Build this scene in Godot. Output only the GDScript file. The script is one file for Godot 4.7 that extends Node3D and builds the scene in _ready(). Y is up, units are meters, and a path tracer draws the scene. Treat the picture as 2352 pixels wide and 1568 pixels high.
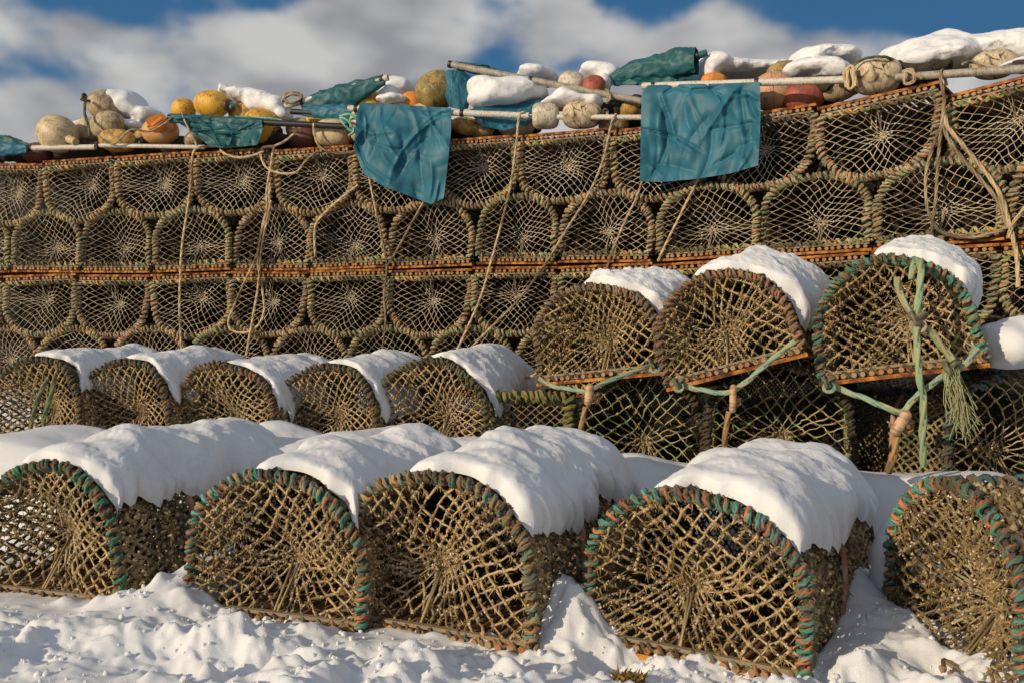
extends Node3D
# Snow-covered lobster creels stacked up, with buoys and flags on top.
# Reference measures: the photograph is taken as 2352 x 1568 units, focal length 2047 of them.

const FOC := 2047.0
const EYE_Y := 0.8

# ------------------------------------------------------------------ mesh builder
class MB:
	var v := PackedVector3Array()
	var n := PackedVector3Array()
	var c := PackedColorArray()
	var ix := PackedInt32Array()

	func mesh() -> ArrayMesh:
		var a := []
		a.resize(Mesh.ARRAY_MAX)
		a[Mesh.ARRAY_VERTEX] = v
		a[Mesh.ARRAY_NORMAL] = n
		a[Mesh.ARRAY_COLOR] = c
		a[Mesh.ARRAY_INDEX] = ix
		var m := ArrayMesh.new()
		m.add_surface_from_arrays(Mesh.PRIMITIVE_TRIANGLES, a)
		return m

	# straight strand with an optional bent middle
	func strand(a: Vector3, b: Vector3, ra: float, rb: float, ca: Color, cb: Color, mid := Vector3.ZERO) -> void:
		var t := b - a
		var l := t.length()
		if l < 1e-5:
			return
		t /= l
		var u := t.cross(Vector3(0.31, 0.87, 0.41)).normalized()
		var w := t.cross(u)
		var s := v.size()
		var rings := 2
		if mid != Vector3.ZERO:
			rings = 3
		for k in rings:
			var f := float(k) / (rings - 1)
			var p := a.lerp(b, f)
			var r := lerpf(ra, rb, f)
			if rings == 3 and k == 1:
				p += mid
				r *= 0.85
			var cc := ca.lerp(cb, f)
			v.append(p + u * r); v.append(p + w * r); v.append(p - u * r); v.append(p - w * r)
			n.append(u); n.append(w); n.append(-u); n.append(-w)
			c.append(cc); c.append(cc); c.append(cc); c.append(cc)
		for k in rings - 1:
			var o := s + 4 * k
			for j in 4:
				var p0 := o + j
				var p1 := o + (j + 1) % 4
				ix.append(p0); ix.append(p0 + 4); ix.append(p1)
				ix.append(p1); ix.append(p0 + 4); ix.append(p1 + 4)

	# small octahedron: knot, barnacle
	func lump(p: Vector3, r: Vector3, col: Color) -> void:
		var s := v.size()
		var d := [Vector3.UP, Vector3.DOWN, Vector3.LEFT, Vector3.RIGHT, Vector3.FORWARD, Vector3.BACK]
		for e: Vector3 in d:
			v.append(p + e * r); n.append(e); c.append(col)
		for f in [[0, 3, 5], [0, 5, 2], [0, 2, 4], [0, 4, 3], [1, 5, 3], [1, 2, 5], [1, 4, 2], [1, 3, 4]]:
			ix.append(s + f[0]); ix.append(s + f[1]); ix.append(s + f[2])

	# thin hair of weed
	func hair(p: Vector3, q: Vector3, w: float, col: Color) -> void:
		var t := q - p
		var u := t.cross(Vector3(0.2, 0.35, 0.9)).normalized() * w
		var s := v.size()
		var nn := t.cross(u).normalized()
		v.append(p - u); v.append(p + u); v.append(q)
		for k in 3:
			n.append(nn); c.append(col)
		ix.append(s); ix.append(s + 1); ix.append(s + 2)

	# a tube along a path; cols holds one colour per path point
	func tube(p: PackedVector3Array, rad: PackedFloat32Array, sides: int, cols: PackedColorArray, cap := true) -> void:
		var m := p.size()
		var s := v.size()
		var nr := Vector3.ZERO
		for k in m:
			var t: Vector3 = (p[mini(k + 1, m - 1)] - p[maxi(k - 1, 0)]).normalized()
			if k == 0:
				nr = t.cross(Vector3(0.13, 0.37, 0.92)).normalized()
			nr = (nr - t * t.dot(nr)).normalized()
			var bn := t.cross(nr)
			for j in sides:
				var a := TAU * j / sides
				var d := nr * cos(a) + bn * sin(a)
				v.append(p[k] + d * rad[k]); n.append(d); c.append(cols[k])
		for k in m - 1:
			for j in sides:
				var p0 := s + k * sides + j
				var p1 := s + k * sides + (j + 1) % sides
				ix.append(p0); ix.append(p0 + sides); ix.append(p1)
				ix.append(p1); ix.append(p0 + sides); ix.append(p1 + sides)
		if cap:
			for e in 2:
				var k := 0 if e == 0 else m - 1
				var t: Vector3 = (p[0] - p[1]).normalized() if e == 0 else (p[m - 1] - p[m - 2]).normalized()
				var s2 := v.size()
				v.append(p[k]); n.append(t); c.append(cols[k])
				for j in sides:
					v.append(v[s + k * sides + j]); n.append(t); c.append(cols[k])
				for j in sides:
					var x := s2 + 1 + j
					var y := s2 + 1 + (j + 1) % sides
					if e == 0:
						ix.append(s2); ix.append(x); ix.append(y)
					else:
						ix.append(s2); ix.append(y); ix.append(x)

	# three-strand laid rope: lobed section that twists, one colour per strand, dirtied by noise, shade painted into the grooves
	func rope(p: PackedVector3Array, r: float, sides: int, cols: Array, lay: float, dirt_and_shade: Color, dirty: float, nz: FastNoiseLite) -> void:
		var m := p.size()
		var s := v.size()
		var nr := Vector3.ZERO
		var dist := 0.0
		var nl := cols.size()
		for k in m:
			var t: Vector3 = (p[mini(k + 1, m - 1)] - p[maxi(k - 1, 0)]).normalized()
			if k == 0:
				nr = t.cross(Vector3(0.13, 0.37, 0.92)).normalized()
			else:
				dist += p[k].distance_to(p[k - 1])
			nr = (nr - t * t.dot(nr)).normalized()
			var bn := t.cross(nr)
			var q := nz.get_noise_3dv(p[k] * 60.0)
			var q2 := nz.get_noise_3dv(p[k] * 14.0 + Vector3(7, 3, 1))
			var tw := TAU * dist / lay
			for j in sides:
				var a := TAU * j / sides
				var ph := 3.0 * a - tw
				var lobe := absf(cos(ph * 0.5))
				var rr := r * (0.64 + 0.4 * lobe) * (1.0 + 0.12 * q)
				var d := nr * cos(a) + bn * sin(a)
				v.append(p[k] + d * rr)
				var sl := -0.5 * sin(ph * 0.5) * signf(cos(ph * 0.5))
				n.append((d - (bn * cos(a) - nr * sin(a)) * (sl * 1.5) + t * (sl * 0.5 * TAU * r / lay)).normalized())
				var li := int(floorf(ph / TAU + 0.5))
				li = ((li % nl) + nl) % nl
				var col: Color = cols[li]
				var dd := clampf(dirty + q2 * 1.5 + q * 0.8 + (0.35 if lobe < 0.45 else 0.0), 0.0, 0.95)  # last term darkens the grooves as painted shade
				c.append(col.lerp(dirt_and_shade, dd))
		for k in m - 1:
			for j in sides:
				var p0 := s + k * sides + j
				var p1 := s + k * sides + (j + 1) % sides
				ix.append(p0); ix.append(p0 + sides); ix.append(p1)
				ix.append(p1); ix.append(p0 + sides); ix.append(p1 + sides)
		for e in 2:
			var k := 0 if e == 0 else m - 1
			var s2 := v.size()
			v.append(p[k]); n.append((p[k] - p[1 if e == 0 else m - 2]).normalized()); c.append(cols[0])
			for j in sides:
				var x := s + k * sides + j
				var y := s + k * sides + (j + 1) % sides
				if e == 0:
					ix.append(s2); ix.append(x); ix.append(y)
				else:
					ix.append(s2); ix.append(y); ix.append(x)

	func box(lo: Vector3, hi: Vector3, col: Color) -> void:
		for f in 6:
			var ax := f / 2
			var sg := 1.0 if f % 2 == 0 else -1.0
			var nn := Vector3.ZERO
			nn[ax] = sg
			var a1 := (ax + 1) % 3
			var a2 := (ax + 2) % 3
			var s := v.size()
			for k in 4:
				var q := Vector3.ZERO
				q[ax] = hi[ax] if sg > 0 else lo[ax]
				q[a1] = hi[a1] if (k == 1 or k == 2) else lo[a1]
				q[a2] = hi[a2] if k >= 2 else lo[a2]
				v.append(q); n.append(nn); c.append(col)
			if sg > 0:
				ix.append_array([s, s + 2, s + 1, s, s + 3, s + 2])
			else:
				ix.append_array([s, s + 1, s + 2, s, s + 2, s + 3])

	# a grid of points, normals from the points; closed says whether columns wrap
	func grid(p: PackedVector3Array, rows: int, colsn: int, cc: PackedColorArray, wrap := false, flip := false) -> void:
		var s := v.size()
		v.append_array(p)
		c.append_array(cc)
		var nn := PackedVector3Array()
		nn.resize(rows * colsn)
		for i in rows:
			for j in colsn:
				var du := p[mini(i + 1, rows - 1) * colsn + j] - p[maxi(i - 1, 0) * colsn + j]
				var j1 := j + 1
				var j0 := j - 1
				if wrap:
					j1 = j1 % colsn
					j0 = (j0 + colsn) % colsn
				else:
					j1 = mini(j1, colsn - 1)
					j0 = maxi(j0, 0)
				var dv := p[i * colsn + j1] - p[i * colsn + j0]
				var q := dv.cross(du)
				if flip:
					q = -q
				nn[i * colsn + j] = q.normalized() if q.length_squared() > 1e-16 else Vector3.UP
		n.append_array(nn)
		for i in rows - 1:
			for j in (colsn if wrap else colsn - 1):
				var a := s + i * colsn + j
				var b := s + i * colsn + (j + 1) % colsn
				var d := a + colsn
				var e := b + colsn
				# outward = dv x du
				if flip:
					ix.append_array([a, b, d, b, e, d])
				else:
					ix.append_array([a, d, b, b, d, e])

# ------------------------------------------------------------------ state
var rng := RandomNumberGenerator.new()
var nz := FastNoiseLite.new()      # generic noise, unit frequency
var nzr := FastNoiseLite.new()     # ridged
var nzc := FastNoiseLite.new()     # cells
var taken := {}
var fibre: StandardMaterial3D
var snow_mat: StandardMaterial3D
var ground_mat: StandardMaterial3D
var rust_mat: StandardMaterial3D
var shade_block_mat: StandardMaterial3D
var mats := {}

func V3(u: float, vv: float, z: float) -> Vector3:
	return Vector3((u - 1176.0) / FOC * z, EYE_Y - (vv - 784.0) / FOC * z, -z)

func named(base: String) -> String:
	if not taken.has(base):
		taken[base] = 0
		return base
	taken[base] += 1
	return "%s_%03d" % [base, taken[base]]

func meta(o: Node, label: String, category: String, group := "") -> void:
	o.set_meta("label", label)
	o.set_meta("category", category)
	if group != "":
		o.set_meta("group", group)

func thing(called: String, label: String, category: String, at: Vector3, group := "") -> Node3D:
	var o := Node3D.new()
	o.name = named(called)
	add_child(o)
	o.position = at
	meta(o, label, category, group)
	return o

func part(called: String, m: Mesh, mat: Material, parent: Node) -> MeshInstance3D:
	var o := MeshInstance3D.new()
	o.name = called
	o.mesh = m
	o.material_override = mat
	parent.add_child(o, true)
	return o

func single(called: String, m: Mesh, mat: Material, label: String, category: String, group := "", at := Vector3.ZERO) -> MeshInstance3D:
	var o := MeshInstance3D.new()
	o.name = named(called)
	o.mesh = m
	o.material_override = mat
	add_child(o)
	o.position = at
	meta(o, label, category, group)
	return o

func structure(called: String, m: Mesh, mat: Material) -> MeshInstance3D:
	var o := MeshInstance3D.new()
	o.name = called
	o.mesh = m
	o.material_override = mat
	add_child(o)
	o.set_meta("kind", "structure")
	return o

func lin(c: Color) -> Color:
	return c.linear_to_srgb()

# ------------------------------------------------------------------ paths
func smooth_path(pts: Array, step: float) -> PackedVector3Array:
	var out := PackedVector3Array()
	var m := pts.size()
	for i in m - 1:
		var p0: Vector3 = pts[maxi(i - 1, 0)]
		var p1: Vector3 = pts[i]
		var p2: Vector3 = pts[i + 1]
		var p3: Vector3 = pts[mini(i + 2, m - 1)]
		var k := maxi(2, int(p1.distance_to(p2) / step))
		for j in k:
			var t := float(j) / k
			out.append(0.5 * (2.0 * p1 + (p2 - p0) * t + (2.0 * p0 - 5.0 * p1 + 4.0 * p2 - p3) * t * t + (3.0 * p1 - p0 - 3.0 * p2 + p3) * t * t * t))
	out.append(pts[m - 1])
	return out

func resample(p: PackedVector3Array, count: int) -> PackedVector3Array:
	var acc := PackedFloat32Array()
	acc.append(0.0)
	for i in range(1, p.size()):
		acc.append(acc[i - 1] + p[i].distance_to(p[i - 1]))
	var total := acc[acc.size() - 1]
	var out := PackedVector3Array()
	var k := 0
	for i in count:
		var d := total * i / (count - 1)
		while k < acc.size() - 2 and acc[k + 1] < d:
			k += 1
		var f := (d - acc[k]) / maxf(acc[k + 1] - acc[k], 1e-6)
		out.append(p[k].lerp(p[k + 1], clampf(f, 0.0, 1.0)))
	return out

# the D-shaped hoop of a creel, from the left foot over the arch to the right foot
var warp := 0.0
var pw := 2.25
func arch(W: float, H: float, y0: float, hs: float, count: int) -> PackedVector3Array:
	var p := PackedVector3Array()
	var w := W * 0.5
	for i in 9:
		p.append(Vector3(-lerpf(w, w * 0.965, i / 8.0), lerpf(y0, hs, i / 8.0), 0))
	for i in range(1, 40):
		var a := PI * (1.0 - i / 40.0)
		var cx := cos(a)
		var sy := sin(a)
		p.append(Vector3(signf(cx) * pow(absf(cx), 2.0 / pw) * w * 0.965, hs + (H - hs) * pow(sy, 2.0 / pw), 0))
	for i in 9:
		p.append(Vector3(lerpf(w * 0.965, w, i / 8.0), lerpf(hs, y0, i / 8.0), 0))
	if warp > 0.0:
		for i in p.size():
			var q := p[i]
			var f := smoothstep(0.0, 0.12, q.y - y0)
			p[i] = q + Vector3(nz.get_noise_3d(q.x * 22.0, q.y * 22.0, warp), nz.get_noise_3d(q.x * 22.0 + 60.0, q.y * 22.0, warp), 0) * 0.03 * f
	return resample(p, count)

# rope wound round a path
func wound(mb: MB, p: PackedVector3Array, core: float, r: float, pitch: float, per_turn: int, sides: int, cols: Array, dirt_and_shade: Color, dirty: float, lay: float, sd: float) -> void:
	var total := 0.0
	for i in range(1, p.size()):
		total += p[i].distance_to(p[i - 1])
	for pass_no in 2:
		var nr := Vector3.ZERO
		var out := PackedVector3Array()
		var ph := pass_no * 2.4
		var pt := pitch * (1.0 if pass_no == 0 else 1.35)
		var steps := int(total / pt * per_turn)
		var q := resample(p, steps + 1)
		for k in q.size():
			var t := (q[mini(k + 1, q.size() - 1)] - q[maxi(k - 1, 0)]).normalized()
			if k == 0:
				nr = t.cross(Vector3(0.05, 0.11, 0.97)).normalized()
			nr = (nr - t * t.dot(nr)).normalized()
			var bn := t.cross(nr)
			var g := nz.get_noise_2d(k * 4.5 / per_turn * 10.0, sd * 37.0 + pass_no * 300.0)
			ph += TAU / per_turn * (1.0 + 1.3 * g)
			var rr := core + r * (0.7 + 0.6 * nz.get_noise_2d(k * 7.0, sd * 11.0 + 5.0))
			if pass_no == 1:
				rr = core + r * (3.2 * nz.get_noise_2d(k * 30.0 / per_turn, sd * 19.0) + 0.3)
				rr = clampf(rr, 0.002, core + r * 1.3)
			out.append(q[k] + (nr * cos(ph) + bn * sin(ph)) * rr + t * 0.004 * nz.get_noise_2d(k * 19.0, sd * 3.0))
		mb.rope(out, r, sides, cols, lay, dirt_and_shade, dirty, nz)
	# weed and frayed fibres
	rng.seed = int(sd)
	var hairs := int(total * 260.0)
	var q2 := resample(p, 200)
	for k in hairs:
		var d := jit(1.0).normalized()
		var a: Vector3 = q2[rng.randi() % 200] + d * (core + r * 0.8)
		mb.hair(a, a + (d + jit(0.8) + Vector3(0, -0.4, 0)).normalized() * rng.randf_range(0.006, 0.022), rng.randf_range(0.0008, 0.002), (cols[rng.randi() % cols.size()] as Color).lerp(dirt_and_shade, 0.4 + 0.5 * rng.randf()))

func jit(a: float) -> Vector3:
	return Vector3(rng.randf_range(-a, a), rng.randf_range(-a, a), rng.randf_range(-a, a))

# ------------------------------------------------------------------ the meshes of one kind of creel
func net_run(mb: MB, a: Vector3, b: Vector3, o: Dictionary, shade: float) -> void:
	var c0: Color = o.net
	var c1: Color = o.net2
	var f := clampf(0.45 + 1.7 * nz.get_noise_3dv(a * 34.0) + rng.randf_range(-0.2, 0.2), 0.0, 1.0)
	var ca := c0.lerp(c1, f)
	var cb := c0.lerp(c1, clampf(f + rng.randf_range(-0.45, 0.45), 0.0, 1.0))
	if o.green > 0.0 and rng.randf() < o.green:
		ca = Color(0.04, 0.42, 0.2)
		cb = Color(0.06, 0.48, 0.27) if rng.randf() < 0.6 else cb
	var r: float = o.r * shade
	var r1 := r * rng.randf_range(0.7, 1.3)
	var r2 := r * rng.randf_range(0.7, 1.3)
	if o.bend:
		var segs: int = o.get("segs", 2)
		var pa := a
		var pr := r1
		var pc := ca
		var ln2 := a.distance_to(b)
		for k in segs:
			var last := k == segs - 1
			var m := b if last else a.lerp(b, (k + rng.randf_range(0.75, 1.25)) / segs) + jit(ln2 * 0.07)
			var cm := cb if last else c0.lerp(c1, clampf(f + rng.randf_range(-0.6, 0.6), 0.0, 1.0))
			var rm := r2 if last else r * rng.randf_range(0.5, 1.35)
			mb.strand(pa, m, pr, rm, pc, cm)
			pa = m
			pr = rm
			pc = cm
	else:
		mb.strand(a, b, r1, r2, ca, cb)
	if o.fuzz > 0:
		for k in rng.randi_range(0, o.fuzz):
			var p := a.lerp(b, rng.randf())
			var d := jit(1.0).normalized()
			d.y -= 0.35
			var ln: float = rng.randf_range(0.008, 0.028) * o.fuzz_len
			mb.hair(p, p + d * ln, rng.randf_range(0.0012, 0.0034), Color(0.46, 0.31, 0.12).lerp(Color(0.07, 0.045, 0.02), rng.randf()))
		for k in rng.randi_range(0, o.crust):
			var p := a.lerp(b, rng.randf()) + jit(r * 0.9)
			var s := r * rng.randf_range(0.6, 1.6)
			mb.lump(p, Vector3(s, s * rng.randf_range(0.7, 1.4), s), Color(0.55, 0.43, 0.25).lerp(Color(0.05, 0.035, 0.018), rng.randf()))
	if rng.randf() < o.barn:
		var p := a.lerp(b, rng.randf()) + jit(r * 0.9)
		var s: float = rng.randf_range(0.003, 0.0062) * o.barn_size
		mb.lump(p, Vector3(s, s, s), Color(0.78, 0.71, 0.58).lerp(Color(0.5, 0.42, 0.3), rng.randf()))

func end_net(o: Dictionary, W: float, H: float, sd: int) -> ArrayMesh:
	rng.seed = sd
	var mb := MB.new()
	var y0: float = o.base
	var poly := PackedVector2Array()
	for q in arch(W - 0.01, H - 0.005, y0, H * o.hs, 81):
		poly.append(Vector2(q.x, q.y))
	var cw: float = o.cw
	var ch: float = o.ch
	var eye := Vector2(o.eye_x + rng.randf_range(-0.02, 0.02), y0 + (H - y0) * o.eye_y + rng.randf_range(-0.012, 0.012))
	var a2: float = o.pull * o.pull
	var gain := 1.0 + a2 / 0.075
	var ni := int(W * 1.6 / cw) + 1
	var nj := int(H * 1.7 / (ch * 0.5)) + 1
	var pts := []
	var inside := []
	var tilt := rng.randf_range(-0.06, 0.06)
	for j in nj + 1:
		var row := PackedVector3Array()
		var ins := []
		for i in ni + 1:
			var p := Vector2((i - ni * 0.5 + 0.5 * (j & 1)) * cw, -H * 0.3 + j * ch * 0.5)
			p = p.rotated(tilt)
			p += Vector2(nz.get_noise_3d(p.x * 26, p.y * 26, sd), nz.get_noise_3d(p.x * 26 + 70, p.y * 26, sd)) * 0.05
			var d := p - eye
			var r := d.length()
			var rr := maxf(r * r * r / (r * r + a2) * gain, 0.011)
			var m := eye + d / maxf(r, 1e-4) * rr + Vector2(rng.randf_range(-1, 1), rng.randf_range(-1, 1)) * 0.0035
			m.y -= 0.006 * smoothstep(0.0, 0.1, rr)
			row.append(Vector3(m.x, m.y, net_z(rr, o)))
			ins.append(Geometry2D.is_point_in_polygon(m, poly))
		pts.append(row)
		inside.append(ins)
	var onear := o.duplicate()
	onear.barn = minf(o.barn * 4.0, 1.0)
	onear.net = (o.net as Color).lerp(Color(0.66, 0.6, 0.48), o.get("pale", 0.25))
	onear.barn_size = o.barn_size * o.get("near_size", 1.0)
	for j in nj:
		for i in ni + 1:
			for side in 2:
				var i2 := i
				if side == 1:
					i2 = i - 1 if (j & 1) == 0 else i + 1
				if i2 < 0 or i2 > ni:
					continue
				var a: Vector3 = pts[j][i]
				var b: Vector3 = pts[j + 1][i2]
				var ia: bool = inside[j][i]
				var ib: bool = inside[j + 1][i2]
				if not ia and not ib:
					continue
				if rng.randf() < o.torn:
					continue
				if ia != ib:
					var lo := a if ia else b
					var hi := b if ia else a
					for k in 8:
						var m := (lo + hi) * 0.5
						if Geometry2D.is_point_in_polygon(Vector2(m.x, m.y), poly):
							lo = m
						else:
							hi = m
					hi.z = 0.0
					if ia:
						b = hi
					else:
						a = hi
				var rc := Vector2((a.x + b.x) * 0.5, (a.y + b.y) * 0.5).distance_to(eye)
				var sh := lerpf(o.eye_thick, 1.0, smoothstep(0.02, 0.12, rc))
				net_run(mb, a, b, onear if rc < 0.085 + 0.03 * rng.randf() else o, sh)
			if inside[j][i]:
				var p: Vector3 = pts[j][i]
				var kr: float = o.r * o.knot * rng.randf_range(0.75, 1.2)
				mb.lump(p, Vector3(kr, kr, kr), (o.net as Color).lerp(o.net2, rng.randf() * 0.8))
				if o.fuzz > 0 and rng.randf() < 0.5:
					for k in 7:
						var d := jit(1.0).normalized()
						mb.hair(p, p + (d + Vector3(0, -0.5, 0.3)) * rng.randf_range(0.008, 0.02), 0.0016, Color(0.4, 0.27, 0.1).lerp(Color(0.14, 0.09, 0.035), rng.randf()))
	# the drawn-together eye: crusted bundle, its cord tied to the base
	var e3 := Vector3(eye.x, eye.y, net_z(0.011, o))
	for k in int(o.tuft):
		var d := jit(1.0).normalized()
		d.z = -absf(d.z)
		mb.strand(e3 + d * 0.01, e3 + d * rng.randf_range(0.02, 0.045), o.r * 1.1, o.r * 0.6, o.net, o.net2)
		if k % 2 == 0:
			var s: float = rng.randf_range(0.003, 0.006) * o.barn_size
			mb.lump(e3 + jit(0.03), Vector3(s, s, s), Color(0.7, 0.64, 0.52).lerp(Color(0.3, 0.25, 0.18), rng.randf()))
	for k in 2:
		mb.strand(e3 + jit(0.01), Vector3(eye.x + rng.randf_range(-0.015, 0.015), y0, -0.01), o.r * 1.1, o.r, o.net2, o.net)
	return mb.mesh()

func net_z(r: float, o: Dictionary) -> float:
	return -o.depth * pow(clampf(1.0 - r / 0.24, 0.0, 1.0), 1.5)

func side_net(o: Dictionary, W: float, H: float, L: float, sd: int) -> ArrayMesh:
	rng.seed = sd + 77
	var mb := MB.new()
	var nc: int = o.sc
	var nl: int = o.sl
	var rim := arch(W - 0.01, H - 0.006, o.base, H * o.hs, nc * 2 + 1)
	var pts := []
	for j in nl + 1:
		var f := float(j) / nl
		var sag := 0.012 * sin(f * TAU) * sin(f * TAU)
		var row := PackedVector3Array()
		for i in nc + 1:
			var q := mini(2 * i + (j % 2), nc * 2)
			var p := rim[q]
			p -= Vector3(p.x, p.y - H * 0.4, 0).normalized() * sag
			p.z = -0.01 - (L - 0.02) * f
			row.append(p + jit(0.004))
		pts.append(row)
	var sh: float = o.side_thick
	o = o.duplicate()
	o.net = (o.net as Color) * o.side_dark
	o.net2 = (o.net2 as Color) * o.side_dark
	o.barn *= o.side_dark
	for j in nl:
		for i in nc + 1:
			var a: Vector3 = pts[j + 1][i]
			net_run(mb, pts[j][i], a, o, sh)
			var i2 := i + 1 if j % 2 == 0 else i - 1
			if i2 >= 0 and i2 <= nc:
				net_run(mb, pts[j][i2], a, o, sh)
	return mb.mesh()

# fine-meshed sheet inside: a sagging shelf from the eye to the middle hoop, and a curtain on that hoop
func inner_net(o: Dictionary, W: float, H: float, L: float, sd: int) -> ArrayMesh:
	rng.seed = sd + 177
	var mb := MB.new()
	var w := W * 0.5 - 0.03
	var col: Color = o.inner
	var n1: int = o.fine
	var it: float = o.get("inner_thick", 0.55)
	for sheet in int(o.get("sheets", 2)):
		var pts := []
		for j in n1 + 1:
			var f := float(j) / n1
			var row := PackedVector3Array()
			for i in n1 + 1:
				var g := (i + 0.5 * (j % 2)) / (n1 + 0.5)
				var p := Vector3.ZERO
				if sheet == 0:
					var nar := lerpf(0.25, 1.0, f)
					p = Vector3(lerpf(-w, w, g) * nar, lerpf(H * (o.eye_y * 0.9), H * 0.55, f) - 0.05 * sin(g * PI), lerpf(-o.depth, -L * 0.52, f))
				else:
					var hh: float = H * o.hs + (H - H * o.hs) * sqrt(maxf(0.0, 1.0 - pow((2.0 * g - 1.0), 2.0)))
					p = Vector3(lerpf(-w, w, g), lerpf(0.05, hh - 0.03, f), -L * 0.42 + 0.03 * sin(g * PI) * sin(f * PI))
				row.append(p + jit(0.003))
			pts.append(row)
		for j in n1:
			for i in n1 + 1:
				var a: Vector3 = pts[j + 1][i]
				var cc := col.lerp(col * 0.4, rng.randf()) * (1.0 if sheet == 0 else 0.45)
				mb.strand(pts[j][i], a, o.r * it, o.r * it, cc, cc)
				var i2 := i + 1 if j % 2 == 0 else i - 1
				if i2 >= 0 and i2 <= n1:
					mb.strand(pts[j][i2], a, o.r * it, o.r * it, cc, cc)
	return mb.mesh()

func creel_set(o: Dictionary, W: float, H: float, L: float, sd: int) -> Dictionary:
	rng.seed = sd
	warp = sd * 0.37
	pw = o.get("pw", 2.2)
	var s := {"pw": pw, "warp": warp, "W": W, "H": H, "L": L, "o": o}
	var hoop := arch(W, H, o.base, H * o.hs, 60)
	# rope round the front hoop
	var mb := MB.new()
	wound(mb, hoop, o.core, o.rope, o.pitch, o.turn, o.sides, o.cols, o.dirt_and_shade, o.dirty, o.lay, sd)
	s.rim = mb.mesh()
	mb = MB.new()
	var line := PackedVector3Array([Vector3(-W * 0.5, o.base, 0.0), Vector3(W * 0.5, o.base, 0.0)])
	wound(mb, resample(line, 20), o.core * 0.8, o.rope * 0.85, o.base_pitch, o.turn, o.sides, o.cols2, o.dirt_and_shade, o.dirty, o.lay, sd + 5)
	s.base_rope = mb.mesh()
	# hoops
	var cols := PackedColorArray()
	var rad := PackedFloat32Array()
	for i in 60:
		var k := nz.get_noise_2d(i * 22.0, sd)
		cols.append(Color(0.03, 0.028, 0.024).lerp(Color(0.12, 0.08, 0.05), clampf(0.4 + k, 0, 1)))
		rad.append(o.core * 0.95)
	mb = MB.new()
	mb.tube(hoop, rad, 6, cols)
	s.hoop = mb.mesh()
	cols = PackedColorArray()
	for i in 60:
		var k := nz.get_noise_2d(i * 35.0, sd + 40)
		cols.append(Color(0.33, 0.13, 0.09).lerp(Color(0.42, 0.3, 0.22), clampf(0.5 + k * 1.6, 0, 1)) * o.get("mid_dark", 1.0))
	var rad2 := PackedFloat32Array()
	for i in 60:
		rad2.append(o.core * 1.25 * (1.0 + 0.15 * nz.get_noise_2d(i * 50.0, sd)))
	mb = MB.new()
	mb.tube(hoop, rad2, 7, cols)
	s.mid = mb.mesh()
	s.net = end_net(o, W, H, sd + 1)
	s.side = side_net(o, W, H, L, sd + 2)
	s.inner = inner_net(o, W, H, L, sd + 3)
	# rusty base: front and back bar, two runners
	mb = MB.new()
	var w := W * 0.5
	for z in [0.012, -L]:
		mb.box(Vector3(-w - 0.012, 0.004, z - 0.03), Vector3(w + 0.012, 0.019, z), Color.WHITE)
	for sx in [-1.0, 1.0]:
		var x: float = sx * (w - 0.004)
		mb.box(Vector3(x - 0.014, 0.001, -L + 0.001), Vector3(x + 0.014, 0.017, -0.019), Color.WHITE)
	s.frame = mb.mesh()
	# slats: rods that end just behind the front bar
	mb = MB.new()
	var ns := 17
	for i in ns:
		var x := lerpf(-w + 0.02, w - 0.02, i / float(ns - 1)) + rng.randf_range(-0.005, 0.005)
		var p := PackedVector3Array([Vector3(x, 0.031, 0.016 + rng.randf_range(-0.008, 0.006)), Vector3(x + rng.randf_range(-0.004, 0.004), 0.031, -L)])
		var cc := Color(0.36, 0.25, 0.14).lerp(Color(0.3, 0.12, 0.04), rng.randf())
		var c2 := Color(0.05, 0.035, 0.02)
		mb.tube(p, PackedFloat32Array([0.0105, 0.0105]), 6, PackedColorArray([cc, c2]))
	# a weathered strip above the rods
	mb.box(Vector3(-w, 0.0425, -0.012), Vector3(w, 0.052, 0.006), Color(0.26, 0.2, 0.13))
	s.slats = mb.mesh()
	# shoulder bar with its rope
	mb = MB.new()
	var sh := PackedVector3Array([Vector3(0, 0, -0.01), Vector3(0, 0, -L)])
	wound(mb, resample(sh, 14), 0.008, 0.0095, 0.034, 8, 6, o.get("bar", [Color(0.03, 0.13, 0.14), Color(0.22, 0.1, 0.05), Color(0.03, 0.08, 0.09)]), Color(0.07, 0.055, 0.035), 0.25, 0.05, sd + 9)
	s.bar = mb.mesh()
	return s

func creel(s: Dictionary, called: String, label: String, group: String, at: Vector3, yaw: float, roll := 0.0, sx := 1.0, upside := false, pitch := 0.0) -> Node3D:
	var t := thing(called, label, "creel", at, group)
	part("base_frame", s.frame, rust_mat, t)
	var sl := part("slats", s.slats, fibre, t)
	sl.set_meta("kind", "stuff")
	part("front_hoop", s.hoop, fibre, t)
	var mid := part("middle_hoop", s.mid, fibre, t)
	mid.position.z = -s.L * 0.5
	var back := part("back_hoop", s.hoop, fibre, t)
	back.position.z = -s.L
	part("rim_rope", s.rim, fibre, t)
	part("base_lashing", s.base_rope, fibre, t)
	part("end_net", s.net, fibre, t)
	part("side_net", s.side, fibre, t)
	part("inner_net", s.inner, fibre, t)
	var hs: float = s.H * s.o.hs
	warp = s.warp
	pw = s.pw
	for k in 3:
		var a := arch(s.W, s.H, s.o.base, hs, 81)
		var q := a[[24, 40, 56][k]]
		var b := part("length_bar", s.bar, fibre, t)
		b.position = q
	place(t, at, yaw, roll, sx, upside, s.H, pitch)
	return t

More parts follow.
